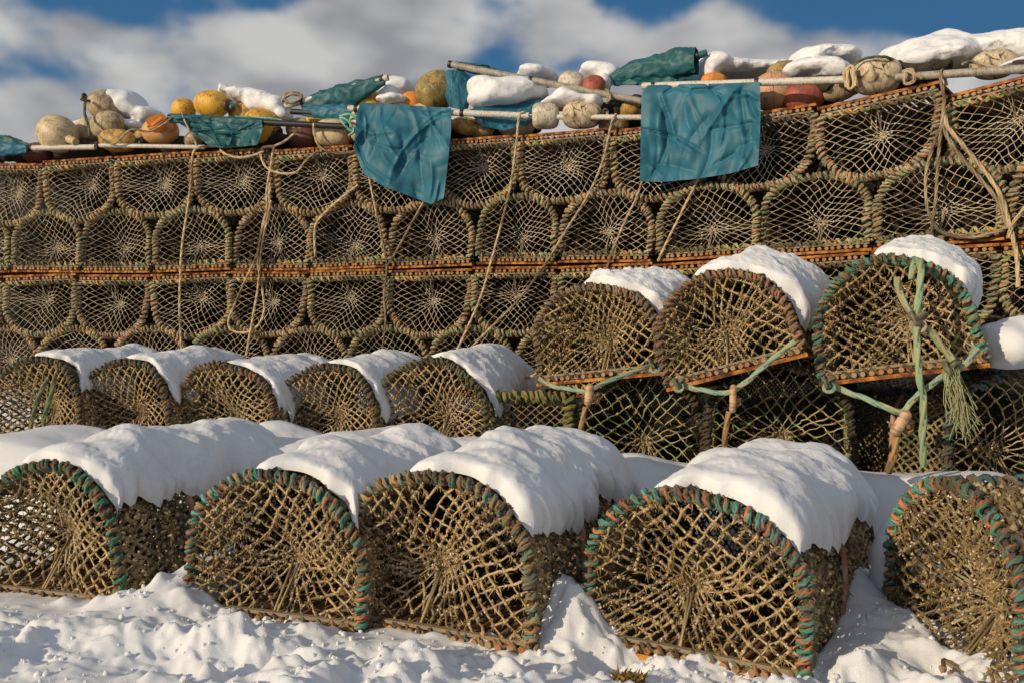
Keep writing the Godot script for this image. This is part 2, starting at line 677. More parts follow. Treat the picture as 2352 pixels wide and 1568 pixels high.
func place(t: Node3D, at: Vector3, yaw: float, roll: float, sx: float, upside: bool, H: float, pitch := 0.0) -> void:
	var b := Basis(Vector3.UP, -yaw) * Basis(Vector3.RIGHT, pitch) * Basis(Vector3.BACK, roll)
	if upside:
		b = b * Basis(Vector3.BACK, PI)
	t.transform = Transform3D(b * Basis.from_scale(Vector3(sx, 1, 1)), at)

# ------------------------------------------------------------------ snow
func snow_cap(s: Dictionary, z0: float, z1: float, a0: float, a1: float, T: float, heap: float, sd: int, drip := 0.05) -> ArrayMesh:
	var mb := MB.new()
	var W: float = s.W
	var H: float = s.H
	warp = s.warp
	pw = s.pw
	var ar := arch(W + 0.02, H + 0.012, s.o.base, H * s.o.hs, 161)
	var R := 84
	var C := 80
	var outer := PackedVector3Array()
	var inner := PackedVector3Array()
	for i in R + 1:
		var u := float(i) / R
		for j in C + 1:
			var v := float(j) / C
			var edge := nz.get_noise_2d(u * 26.0 + sd * 13.0, sd * 3.0) * 0.7 + nz.get_noise_2d(u * 95.0 + sd * 13.0, sd * 7.0) * 0.5 + nz.get_noise_2d(u * 240.0 + sd * 13.0, sd * 7.0) * 0.3
			var al := a0 + drip * 0.5 * nz.get_noise_2d(u * 40.0 + 300.0, sd * 5.0)
			var arr := a1 + drip * edge
			var q := lerpf(al, arr, v) * 160.0
			q = clampf(q, 0.0, 159.999)
			var k := int(q)
			var p := ar[k].lerp(ar[k + 1], q - k)
			var tg := (ar[mini(k + 2, 160)] - ar[maxi(k - 1, 0)]).normalized()
			var nn := Vector3(-tg.y, tg.x, 0)
			var zf := z0 + 0.035 * nz.get_noise_2d(v * 24.0, sd * 9.0 + 50.0)
			var z := lerpf(zf, z1, u)
			var eu := pow(maxf(0.0, 1.0 - pow(absf(2.0 * pow(u, 0.8) - 1.0), 5.0)), 0.5)
			var ev := pow(maxf(0.0, 1.0 - pow(absf(2.0 * pow(v, 1.25) - 1.0), 6.0)), 0.55)
			var e := eu * ev
			var dirn := (nn * 0.6 + Vector3.UP * 0.4).normalized()
			var b := Vector3(p.x, p.y, z) + nn * 0.003
			var bump := 1.0 + 0.5 * nz.get_noise_3d(p.x * 19.0 + sd, z * 19.0, p.y * 19.0) + 0.38 * nz.get_noise_3d(p.x * 48.0 + sd, z * 48.0, p.y * 48.0) + 0.11 * nz.get_noise_3d(p.x * 120.0 + sd, z * 120.0, p.y * 120.0) + 0.06 * nz.get_noise_3d(p.x * 420.0, z * 420.0, p.y * 420.0 + sd)
			var hp := heap * maxf(0.0, 0.25 + 1.5 * nz.get_noise_2d(p.x * 17.0 + sd * 31.0, z * 15.0)) * ev * smoothstep(0.05, 0.4, u) * smoothstep(1.0, 0.75, u)
			inner.append(b)
			outer.append(b + dirn * T * e * bump + Vector3.UP * hp + (Vector3(0, 0, 0.018) * e if u < 0.2 else Vector3.ZERO))
	var cc := PackedColorArray()
	cc.resize(outer.size())
	cc.fill(Color.WHITE)
	mb.grid(outer, R + 1, C + 1, cc, false, false)
	mb.grid(inner, R + 1, C + 1, cc, false, true)
	return mb.mesh()

# smooth union of ellipsoids, meshed as surface nets
func blobs(list: Array, cell: float, k: float, rough: float, sd: int) -> ArrayMesh:
	var lo := Vector3(1e9, 1e9, 1e9)
	var hi := -lo
	for b in list:
		var c: Vector3 = b[0]
		var r: Vector3 = b[1]
		lo = lo.min(c - r * 1.35 - Vector3.ONE * cell * 2)
		hi = hi.max(c + r * 1.35 + Vector3.ONE * cell * 2)
	var d := Vector3i(((hi - lo) / cell).ceil()) + Vector3i.ONE
	var nx := d.x
	var ny := d.y
	var nzz := d.z
	var f := PackedFloat32Array()
	f.resize(nx * ny * nzz)
	for b in list:
		var c: Vector3 = b[0]
		var r: Vector3 = b[1]
		var rm := minf(r.x, minf(r.y, r.z))
		var ext := r * (1.0 + 3.0 * k / rm)
		var i0 := Vector3i(((c - ext - lo) / cell).floor()).clamp(Vector3i.ZERO, d - Vector3i.ONE)
		var i1 := Vector3i(((c + ext - lo) / cell).ceil()).clamp(Vector3i.ZERO, d - Vector3i.ONE)
		for z in range(i0.z, i1.z + 1):
			for y in range(i0.y, i1.y + 1):
				for x in range(i0.x, i1.x + 1):
					var q := (lo + Vector3(x, y, z) * cell - c) / r
					var dist := (q.length() - 1.0) * rm
					f[(z * ny + y) * nx + x] += exp(-dist / k)
	for z in nzz:
		for y in ny:
			for x in nx:
				var at := (z * ny + y) * nx + x
				var g := f[at]
				if g <= 1e-6:
					f[at] = 1.0
					continue
				var p := lo + Vector3(x, y, z) * cell
				f[at] = -k * log(g) + rough * (1.5 * nz.get_noise_3dv(p * 45.0 + Vector3(sd, 0, 0)) + 0.35 * nz.get_noise_3dv(p * 150.0))
	var mb := MB.new()
	var vid := PackedInt32Array()
	vid.resize(nx * ny * nzz)
	vid.fill(-1)
	for z in nzz - 1:
		for y in ny - 1:
			for x in nx - 1:
				var at := (z * ny + y) * nx + x
				var m := 0
				var vals := [f[at], f[at + 1], f[at + nx], f[at + nx + 1], f[at + nx * ny], f[at + nx * ny + 1], f[at + nx * ny + nx], f[at + nx * ny + nx + 1]]
				for q in 8:
					if vals[q] < 0.0:
						m += 1
				if m == 0 or m == 8:
					continue
				var sum := Vector3.ZERO
				var cnt := 0
				for e in [[0, 1], [2, 3], [4, 5], [6, 7], [0, 2], [1, 3], [4, 6], [5, 7], [0, 4], [1, 5], [2, 6], [3, 7]]:
					var va: float = vals[e[0]]
					var vb: float = vals[e[1]]
					if (va < 0.0) != (vb < 0.0):
						var t := va / (va - vb)
						var pa := Vector3(e[0] & 1, (e[0] >> 1) & 1, (e[0] >> 2) & 1)
						var pb := Vector3(e[1] & 1, (e[1] >> 1) & 1, (e[1] >> 2) & 1)
						sum += pa.lerp(pb, t)
						cnt += 1
				vid[at] = mb.v.size()
				mb.v.append(lo + (Vector3(x, y, z) + sum / cnt) * cell)
				var gr := Vector3(vals[1] + vals[3] + vals[5] + vals[7] - vals[0] - vals[2] - vals[4] - vals[6], vals[2] + vals[3] + vals[6] + vals[7] - vals[0] - vals[1] - vals[4] - vals[5], vals[4] + vals[5] + vals[6] + vals[7] - vals[0] - vals[1] - vals[2] - vals[3])
				mb.n.append(gr.normalized())
				mb.c.append(Color.WHITE)
	var st := [1, nx, nx * ny]
	for z in range(1, nzz - 1):
		for y in range(1, ny - 1):
			for x in range(1, nx - 1):
				var at := (z * ny + y) * nx + x
				for ax in 3:
					var a := f[at] < 0.0
					var bb := f[at + st[ax]] < 0.0
					if a == bb:
						continue
					var s1: int = st[(ax + 1) % 3]
					var s2: int = st[(ax + 2) % 3]
					var q0 := vid[at - s1 - s2]
					var q1 := vid[at - s2]
					var q2 := vid[at]
					var q3 := vid[at - s1]
					if q0 < 0 or q1 < 0 or q2 < 0 or q3 < 0:
						continue
					if a:   # outside lies towards +ax
						mb.ix.append_array([q0, q2, q1, q0, q3, q2])
					else:
						mb.ix.append_array([q0, q1, q2, q0, q2, q3])
	return mb.mesh()

# ------------------------------------------------------------------ textures
func noise_tex(ramp: Array, freq: float, sd: int, size := 256, kind := FastNoiseLite.TYPE_SIMPLEX_SMOOTH, oct := 5) -> NoiseTexture2D:
	var t := NoiseTexture2D.new()
	var f := FastNoiseLite.new()
	f.noise_type = kind
	f.seed = sd
	f.frequency = freq
	f.fractal_octaves = oct
	t.noise = f
	t.width = size
	t.height = size
	t.seamless = true
	var g := Gradient.new()
	var offs := PackedFloat32Array()
	var cl := PackedColorArray()
	for r in ramp:
		offs.append(r[0])
		cl.append(lin(r[1]))
	g.offsets = offs
	g.colors = cl
	t.color_ramp = g
	return t

func normal_tex(freq: float, sd: int, bump: float, size := 256, kind := FastNoiseLite.TYPE_SIMPLEX_SMOOTH) -> NoiseTexture2D:
	var t := NoiseTexture2D.new()
	var f := FastNoiseLite.new()
	f.noise_type = kind
	f.seed = sd
	f.frequency = freq
	f.fractal_octaves = 4
	t.noise = f
	t.width = size
	t.height = size
	t.seamless = true
	t.as_normal_map = true
	t.bump_strength = bump
	return t

func tri(m: StandardMaterial3D, scale: float, world := false) -> void:
	m.uv1_triplanar = true
	m.uv1_world_triplanar = world
	m.uv1_scale = Vector3(scale, scale, scale)

# painted hull of a buoy: base colour, scuffs, grime, optional cracks
func buoy_mat(col: Color, grime: Color, amount: float, cracks: float, sd: int) -> StandardMaterial3D:
	var size := 200
	var im := Image.create(size, size, false, Image.FORMAT_RGB8)
	var n1 := FastNoiseLite.new()
	n1.seed = sd
	n1.frequency = 0.018
	n1.fractal_octaves = 5
	var n2 := FastNoiseLite.new()
	n2.seed = sd + 3
	n2.frequency = 0.09
	n2.fractal_octaves = 3
	var n3 := FastNoiseLite.new()
	n3.seed = sd + 9
	n3.noise_type = FastNoiseLite.TYPE_CELLULAR
	n3.cellular_return_type = FastNoiseLite.RETURN_DISTANCE2_SUB
	n3.frequency = 0.019
	n3.fractal_type = FastNoiseLite.FRACTAL_NONE
	n3.domain_warp_enabled = true
	n3.domain_warp_amplitude = 14.0
	n3.domain_warp_frequency = 0.03
	for y in size:
		for x in size:
			var a := n1.get_noise_2d(x, y)
			var b := n2.get_noise_2d(x * 0.45, y * 1.7)
			var k := clampf(amount + 0.12 + a * 1.5 + b * 0.6, 0.0, 1.0)
			k = k * k
			var c := col.lerp(grime, k * 0.85)
			if b > 0.36:
				c = c.lerp(grime * 0.4, 0.7)
			if cracks > 0.0:
				var e := n3.get_noise_2d(x, y) + 1.0
				var wd := 0.10 * (0.5 + a) * cracks
				if e < wd:
					c = Color(0.02, 0.015, 0.01)
				elif e < wd + 0.06:
					c = c.lerp(Color(0.12, 0.08, 0.04), 0.5)
			im.set_pixel(x, y, lin(c))
	var m := StandardMaterial3D.new()
	m.albedo_texture = ImageTexture.create_from_image(im)
	m.roughness = 0.55
	tri(m, 3.1)
	m.uv1_offset = Vector3(sd * 0.17, sd * 0.31, 0.1)
	return m

func plain(col: Color, rough: float) -> StandardMaterial3D:
	var m := StandardMaterial3D.new()
	m.albedo_color = lin(col)
	m.roughness = rough
	return m

# ------------------------------------------------------------------ small things
func lathe(prof: Array, sides: int) -> ArrayMesh:   # prof of [radius, y], from bottom to top
	var mb := MB.new()
	var p := PackedVector3Array()
	var cc := PackedColorArray()
	for q in prof:
		for j in sides:
			var a := TAU * j / sides
			p.append(Vector3(cos(a) * q[0], q[1], sin(a) * q[0]))
			cc.append(Color.WHITE)
	mb.grid(p, prof.size(), sides, cc, true, true)
	return mb.mesh()

func egg(r: float, h: float, blunt := 2.0) -> Array:
	var out := []
	for i in 25:
		var a := -PI / 2 + PI * i / 24.0
		out.append([maxf(0.0008, r * pow(maxf(cos(a), 0.0), 2.0 / blunt)), h * signf(sin(a)) * pow(absf(sin(a)), 2.0 / blunt)])
	return out

func turned(axis: Vector3) -> Basis:
	var y := axis.normalized()
	var x := y.cross(Vector3(0.3, 0.2, 0.93)).normalized()
	return Basis(x, y, x.cross(y))

func knot_path(c: Vector3, r: float, b: Basis) -> PackedVector3Array:
	var out := PackedVector3Array()
	for i in 41:
		var t := TAU * i / 40.0
		out.append(c + b * (Vector3(sin(t) + 2.0 * sin(2.0 * t), cos(t) - 2.0 * cos(2.0 * t), -sin(3.0 * t)) * r * 0.36))
	return out

const TAN := [Color(0.56, 0.43, 0.26), Color(0.47, 0.35, 0.2), Color(0.6, 0.47, 0.29)]
const GREY := [Color(0.4, 0.32, 0.22), Color(0.32, 0.25, 0.17), Color(0.44, 0.36, 0.25)]
const MINT := [Color(0.2, 0.33, 0.24), Color(0.28, 0.37, 0.26), Color(0.36, 0.35, 0.2)]
const TEAL := [Color(0.08, 0.4, 0.31), Color(0.12, 0.46, 0.36), Color(0.3, 0.5, 0.4)]
const DARKG := [Color(0.05, 0.1, 0.06), Color(0.12, 0.12, 0.06), Color(0.04, 0.08, 0.06)]
const BROWN := [Color(0.34, 0.19, 0.08), Color(0.28, 0.15, 0.06), Color(0.4, 0.24, 0.1)]

func rope_mesh(pts: Array, r: float, cols: Array, dirty := 0.1, lay := 0.0) -> ArrayMesh:
	var mb := MB.new()
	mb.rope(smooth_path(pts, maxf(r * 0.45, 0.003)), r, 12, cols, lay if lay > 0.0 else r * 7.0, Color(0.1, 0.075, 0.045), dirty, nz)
	return mb.mesh()

func buoy(called: String, label: String, at: Vector3, r: float, h: float, axis: Vector3, mat: Material, extra := {}) -> Node3D:
	var t := thing(called, label, "buoy", at, "buoys lying on top of the creel wall")
	var b := turned(axis)
	var blunt: float = extra.get("blunt", 2.15)
	var body := part("body", lathe(egg(r, h, blunt), 36), mat, t)
	body.basis = b
	if extra.has("collar"):
		var cr: float = extra.get("collar_r", r * 0.36)
		var q := [[cr * 0.3, h * 0.8], [cr, h * 0.82], [cr * 1.04, h * 1.0], [cr * 0.95, h * 1.12], [cr * 0.55, h * 1.13], [cr * 0.5, h * 1.0]]
		var e := part("collar", lathe(q, 24), extra.collar, t)
		e.basis = b
	if extra.has("stub"):
		var p := PackedVector3Array([b * Vector3(0, h * 0.7, 0), b * Vector3(0, h + extra.stub, 0)])
		var mb := MB.new()
		mb.tube(p, PackedFloat32Array([r * 0.24, r * 0.19]), 16, PackedColorArray([Color.WHITE, Color.WHITE]))
		part("spindle", mb.mesh(), mat, t)
	if extra.has("seam"):
		var q := []
		for i in 9:
			var a := TAU * i / 8.0
			q.append([r * 1.0 + 0.004 * cos(a), h * 0.02 + 0.005 * sin(a)])
		var e := part("seam", lathe(q, 32), mat, t)
		e.basis = b
	if extra.has("rope"):
		var mb := MB.new()
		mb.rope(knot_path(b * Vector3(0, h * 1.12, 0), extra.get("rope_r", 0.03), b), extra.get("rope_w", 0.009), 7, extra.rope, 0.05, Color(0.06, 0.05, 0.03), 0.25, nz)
		part("rope_eye", mb.mesh(), fibre, t)
	return t

func pole(a: Vector3, b: Vector3, r: float, mat: Material, called: String, label: String, bands := []) -> Node3D:
	var t := thing(called, label, "pole", a, "flag poles on top of the creel wall")
	var mb := MB.new()
	var d := b - a
	var bs := turned(d)
	var len := d.length()
	var pr := [[r * 0.72, 0.05], [r * 0.72, 0.0], [r, 0.0], [r, len], [r * 0.72, len], [r * 0.72, len - 0.05], [0.0005, len - 0.05]]
	pr.insert(0, [0.0005, 0.05])
	var e := part("tube", lathe(pr, 20), mat, t)
	e.basis = bs
	for f in bands:
		var q := [[r + 0.0005, len * f - 0.012], [r + 0.004, len * f - 0.011], [r + 0.004, len * f + 0.011], [r + 0.0005, len * f + 0.012]]
		var k := part("tie_band", lathe(q, 16), mats.black, t)
		k.basis = bs
	return t

# hanging sheet from four edge curves given in photo units, with depth, folds and thickness
func sheet(top: Array, right: Array, bottom: Array, left: Array, zf: Callable, folds: float, crumple: float, sd: int) -> ArrayMesh:
	var R := 70
	var C := 80
	var T := edge2(top, C)
	var B := edge2(bottom, C)
	var Lf := edge2(left, R)
	var Rt := edge2(right, R)
	var p := PackedVector3Array()
	rng.seed = 700 + sd
	var cr := []
	for k in 44:
		var an := rng.randf_range(0, PI) if k % 3 else PI * 0.5 + rng.randf_range(-0.35, 0.35)
		cr.append([rng.randf(), rng.randf(), cos(an), sin(an), rng.randf_range(0.12, 0.5), rng.randf_range(0.015, 0.1), rng.randf_range(-0.9, 0.9), rng.randf_range(-1.0, 1.0)])
	for i in R + 1:
		var v := float(i) / R
		for j in C + 1:
			var u := float(j) / C
			var q: Vector2 = T[j] * (1 - v) + B[j] * v + Lf[i] * (1 - u) + Rt[i] * u - (T[0] * (1 - u) * (1 - v) + T[C] * u * (1 - v) + B[0] * (1 - u) * v + B[C] * u * v)
			var z: float = zf.call(u, v)
			var hang := smoothstep(0.0, 0.3, v)
			var w := folds * hang * (sin(u * 11.0 + sd + 1.5 * v) * 0.5 + nz.get_noise_2d(u * 28.0 + sd * 10, v * 9.0))
			var fade := 0.4 + 0.6 * smoothstep(0.0, 0.08, v)
			for e in cr:
				var rx: float = u - e[0]
				var ry: float = (v - e[1]) * 0.9
				var al: float = rx * e[2] + ry * e[3]
				var ac: float = -rx * e[3] + ry * e[2] + e[7] * al * al
				var fall: float = 1.0 - absf(al) / e[4]
				if fall > 0.0 and absf(ac) < e[5]:
					var pr: float = 1.0 - absf(ac) / e[5]
					w += crumple * e[6] * pr * pr * smoothstep(0.0, 0.5, fall) * fade
			p.append(V3(q.x, q.y, z - w))
	var mb := MB.new()
	var cc := PackedColorArray()
	cc.resize(p.size())
	cc.fill(Color.WHITE)
	mb.grid(p, R + 1, C + 1, cc, false, true)
	var nn := mb.n
	var p2 := PackedVector3Array()
	for i in p.size():
		p2.append(p[i] - nn[i] * 0.003)
	mb.grid(p2, R + 1, C + 1, cc, false, false)
	return mb.mesh()

func edge2(pts: Array, k: int) -> Array:
	var q := PackedVector3Array()
	for e in pts:
		q.append(Vector3(e[0], e[1], 0))
	var r := resample(q, k + 1)
	var out := []
	for e in r:
		out.append(Vector2(e.x, e.y))
	return out

# cloth rolled round a pole: a crumpled tapering tube
func rolled(pts: Array, rads: Array, crumple: float, sd: int) -> ArrayMesh:
	var path := resample(smooth_path(pts, 0.02), 70)
	var mb := MB.new()
	var S := 40
	var p := PackedVector3Array()
	var cc := PackedColorArray()
	for i in 70:
		var f := i / 69.0 * (rads.size() - 1)
		var k := mini(int(f), rads.size() - 2)
		var r: float = lerpf(rads[k], rads[k + 1], f - k)
		var t := (path[mini(i + 1, 69)] - path[maxi(i - 1, 0)]).normalized()
		var up := (Vector3.UP - t * t.y).normalized()
		var sd3 := t.cross(up)
		for j in S:
			var a := TAU * j / S
			var w := 1.0 - absf(nz.get_noise_3d(cos(a) * 9.0 + sd * 9 + i * 0.12, sin(a) * 9.0, i * 0.55))
			var g := nz.get_noise_3d(cos(a) * 7.0, sin(a) * 7.0 + sd * 5, i * 0.5)
			var rr := r * (1.0 + crumple * (w * w - 0.7) * 1.4 + crumple * g)
			var droop := -r * 0.5 * maxf(0.0, -sin(a))
			p.append(path[i] + (up * sin(a) + sd3 * cos(a) * 0.7) * rr + Vector3.UP * droop)
			cc.append(Color.WHITE)
	mb.grid(p, 70, S, cc, true, true)
	return mb.mesh()

# ------------------------------------------------------------------ wall curve
var WK := [[-400.0, 6.75], [-150.0, 6.58], [90.0, 6.44], [700.0, 6.1], [1290.0, 5.67], [1700.0, 5.22], [2010.0, 4.82], [2270.0, 4.44], [2500.0, 4.08], [2800.0, 3.6]]
func Wz(u: float) -> float:
	var k := 0
	while k < WK.size() - 2 and u > WK[k + 1][0]:
		k += 1
	var p0: float = WK[maxi(k - 1, 0)][1]
	var x1: float = WK[k][0]
	var x2: float = WK[k + 1][0]
	var y1: float = WK[k][1]
	var y2: float = WK[k + 1][1]
	var x0: float = WK[maxi(k - 1, 0)][0]
	var x3: float = WK[mini(k + 2, WK.size() - 1)][0]
	var y3: float = WK[mini(k + 2, WK.size() - 1)][1]
	var m1 := (y2 - p0) / maxf(x2 - x0, 1.0)
	var m2 := (y3 - y1) / maxf(x3 - x1, 1.0)
	var h := x2 - x1
	var t := (u - x1) / h
	return (2 * t * t * t - 3 * t * t + 1) * y1 + (t * t * t - 2 * t * t + t) * h * m1 + (-2 * t * t * t + 3 * t * t) * y2 + (t * t * t - t * t) * h * m2

func W3(u: float, vv: float, off: float) -> Vector3:    # a point off metres in front of the wall's face
	return V3(u, vv, Wz(u) - off)

# ------------------------------------------------------------------ ground
var PLAT := [[-3.0, 3.7], [-1.4, 3.35], [-0.6, 3.3], [0.2, 3.2], [0.9, 2.98], [1.5, 2.72], [2.5, 2.55], [4.0, 2.5]]
var FEET := []     # [x, z, cos, sin of the yaw] of the front creels: ground is sunk under their bases to shade the insides
var MOUNDS := []   # [x, z, rx, rz, top height above what lies there]
func plat_at(x: float) -> float:
	for k in PLAT.size() - 1:
		if x <= PLAT[k + 1][0]:
			return lerpf(PLAT[k][1], PLAT[k + 1][1], clampf((x - PLAT[k][0]) / (PLAT[k + 1][0] - PLAT[k][0]), 0.0, 1.0))
	return PLAT[PLAT.size() - 1][1]

var HOLLOW := [[0.02, 4.1], [0.55, 3.98], [1.05, 3.72], [1.55, 3.45], [3.2, 3.3]]
func hollow_at(x: float) -> float:      # where the added dark slab under the raised creels begins
	for k in HOLLOW.size() - 1:
		if x <= HOLLOW[k + 1][0]:
			return lerpf(HOLLOW[k][1], HOLLOW[k + 1][1], clampf((x - HOLLOW[k][0]) / (HOLLOW[k + 1][0] - HOLLOW[k][0]), 0.0, 1.0))
	return 3.3

func plat_h(x: float) -> float:
	return lerpf(0.33, 0.25, smoothstep(-0.3, 0.4, x))

func ground_y(x: float, zz: float) -> float:   # zz = distance in front of the camera
	var pl := plat_at(x)
	var q := smoothstep(pl - 0.05, pl + 0.25, zz + 0.08 * nz.get_noise_2d(x * 18.0, zz * 18.0))
	var back := 0.27
	var h := q * plat_h(x)
	h = lerpf(h, back, smoothstep(4.15, 4.6, zz) * q)
	h = lerpf(h, 0.44, smoothstep(5.0, 5.5, zz))
	var near := (1.0 - q)
	# trodden snow in front
	if zz > 0.5 and zz < 4.0:
		var a := nz.get_noise_2d(x * 15.0, zz * 24.0) * 0.06
		a += nz.get_noise_2d(x * 46.0 + 90.0, zz * 60.0) * 0.034 + nz.get_noise_2d(x * 120.0 + 90.0, zz * 140.0) * 0.013
		var cl := nzc.get_noise_2d(x * 100.0, zz * 120.0) + 1.0
		a += 0.014 * smoothstep(0.0, 1.0, maxf(0.0, 0.62 - cl) * 1.5)
		var cl2 := nzc.get_noise_2d(x * 300.0 + 40.0, zz * 320.0) + 1.0
		a += 0.007 * smoothstep(0.0, 1.0, maxf(0.0, 0.6 - cl2) * 1.6)
		a += nz.get_noise_2d(x * 190.0, zz * 190.0) * 0.0045
		var rough := clampf(0.55 + 1.3 * nz.get_noise_2d(x * 8.0 + 50.0, zz * 12.0), 0.15, 1.2)
		h += near * a * rough * (0.4 + 0.9 * smoothstep(3.1, 2.5, zz)) - near * 0.012
	h += q * (0.04 * nz.get_noise_2d(x * 11.0 + 30.0, zz * 11.0) + 0.012 * nz.get_noise_2d(x * 34.0, zz * 34.0))
	h += 0.003 * nz.get_noise_2d(x * 120.0, zz * 120.0)
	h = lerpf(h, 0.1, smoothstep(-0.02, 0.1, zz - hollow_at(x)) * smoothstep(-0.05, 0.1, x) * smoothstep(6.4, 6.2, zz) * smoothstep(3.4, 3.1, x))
	for e in FEET:
		var dx: float = x - e[0]
		var dz: float = -zz - e[1]
		var lx: float = dx * e[2] + dz * e[3]
		var lz: float = -dx * e[3] + dz * e[2]
		var k := smoothstep(0.3, 0.26, absf(lx)) * smoothstep(-0.02, -0.07, lz) * smoothstep(-0.76, -0.7, lz)
		h = lerpf(h, -0.12, k)
	for m in MOUNDS:
		var dx: float = (x - m[0]) / m[2]
		var dz: float = (zz - m[1]) / m[3]
		var r := dx * dx + dz * dz
		if r < 9.0:
			h += m[4] * exp(-r)
	if zz > 12.0 or absf(x) > 8.0:
		h += 0.25 * nz.get_noise_2d(x * 1.0, zz * 1.0)
	return h

func axis_lines(spans: Array) -> PackedFloat32Array:
	var out := PackedFloat32Array()
	for s in spans:
		var k := int(round((s[1] - s[0]) / s[2]))
		for i in k:
			out.append(s[0] + (s[1] - s[0]) * i / k)
	out.append(spans[spans.size() - 1][1])
	return out

func build_ground() -> void:
	var xs := axis_lines([[-300.0, -60.0, 40.0], [-60.0, -12.0, 6.0], [-12.0, -4.0, 0.5], [-4.0, -2.0, 0.06], [-2.0, 2.0, 0.0085], [2.0, 4.0, 0.06], [4.0, 12.0, 0.5], [12.0, 60.0, 6.0], [60.0, 300.0, 40.0]])
	var zs := axis_lines([[-200.0, -20.0, 30.0], [-20.0, 0.0, 1.0], [0.0, 1.8, 0.06], [1.8, 3.0, 0.0085], [3.0, 4.6, 0.02], [4.6, 7.0, 0.1], [7.0, 15.0, 0.5], [15.0, 60.0, 5.0], [60.0, 400.0, 40.0]])
	var p := PackedVector3Array()
	var cc := PackedColorArray()
	for z in zs:
		for x in xs:
			p.append(Vector3(x, ground_y(x, z), -z))
	cc.resize(p.size())
	cc.fill(Color.WHITE)
	var mb := MB.new()
	mb.grid(p, zs.size(), xs.size(), cc, false, false)
	structure("snow_ground", mb.mesh(), ground_mat)

# ------------------------------------------------------------------ sky
func sky_image() -> Image:
	var w := 2048
	var h := 1024
	var im := Image.create(w, h, false, Image.FORMAT_RGBF)
	var f := FastNoiseLite.new()
	f.seed = 21
	f.frequency = 1.0
	f.fractal_octaves = 6
	f.fractal_gain = 0.52
	var g := FastNoiseLite.new()
	g.seed = 5
	g.frequency = 1.0
	g.fractal_octaves = 4
	# clear patches: azimuth, elevation (degrees), widths, strength
	var gaps := [[-21.0, 19.5, 5.0, 1.6, 0.6], [26.0, 19.8, 9.0, 2.4, 0.95], [-29.5, 14.6, 5.0, 1.7, 0.6], [3.0, 17.5, 5.5, 1.6, 0.4], [-15.0, 21.0, 4.0, 1.5, 0.65], [9.0, 21.5, 6.0, 1.8, 0.8], [30.0, 16.5, 4.0, 1.3, 0.45], [-5.0, 15.5, 4.0, 1.0, 0.25]]
	var banks := [[-12.0, 18.3, 9.0, 2.2, 0.45], [13.0, 18.0, 7.0, 1.6, 0.35], [-26.0, 17.5, 4.0, 1.2, 0.35], [20.0, 16.0, 8.0, 1.6, 0.35], [0.0, 13.0, 20.0, 1.8, 0.3]]
	for y in h:
		var el := PI * (0.5 - (y + 0.5) / h)
		if el < -0.02:
			for x in w:
				im.set_pixel(x, y, Color(0.32, 0.34, 0.38))
			continue
		var eld := rad_to_deg(el)
		var ce := cos(el)
		var se := sin(el)
		# flat cloud layer: foreshortened towards the horizon
		for x in w:
			var az := TAU * (x + 0.5) / w
			if az > PI:
				az -= TAU
			var dx := sin(az) * ce
			var dz := cos(az) * ce
			var px := dx
			var pz := dz
			var d := f.get_noise_3d(px * 3.0, pz * 3.0, se * 5.5 + 3.0) + 0.45 * f.get_noise_3d(px * 9.0 + 9.0, pz * 9.0, se * 15.0)
			var cov := 0.86 + d * 1.3 - 0.35 * smoothstep(0.4, 0.8, se)
			var azd := rad_to_deg(az)
			if absf(azd) < 60.0 and eld < 40.0:
				for q in gaps:
					var a: float = (azd - q[0]) / q[2]
					var b: float = (eld - q[1]) / q[3]
					cov -= 1.5 * q[4] * exp(-a * a - b * b)
				for q in banks:
					var a: float = (azd - q[0]) / q[2]
					var b: float = (eld - q[1]) / q[3]
					cov += q[4] * exp(-a * a - b * b)
			cov = smoothstep(0.06, 0.8, cov)
			var blue := Color(0.035, 0.16, 0.37).lerp(Color(0.17, 0.34, 0.5), pow(1.0 - se, 5.0))
			var sh := g.get_noise_3d(px * 4.5 + 20.0, pz * 4.5, se * 10.0)
			var cl := Color(0.4, 0.41, 0.44).lerp(Color(0.78, 0.775, 0.765), clampf(0.5 + sh * 1.5, 0.0, 1.0))
			im.set_pixel(x, y, blue.lerp(cl, cov))
	return im

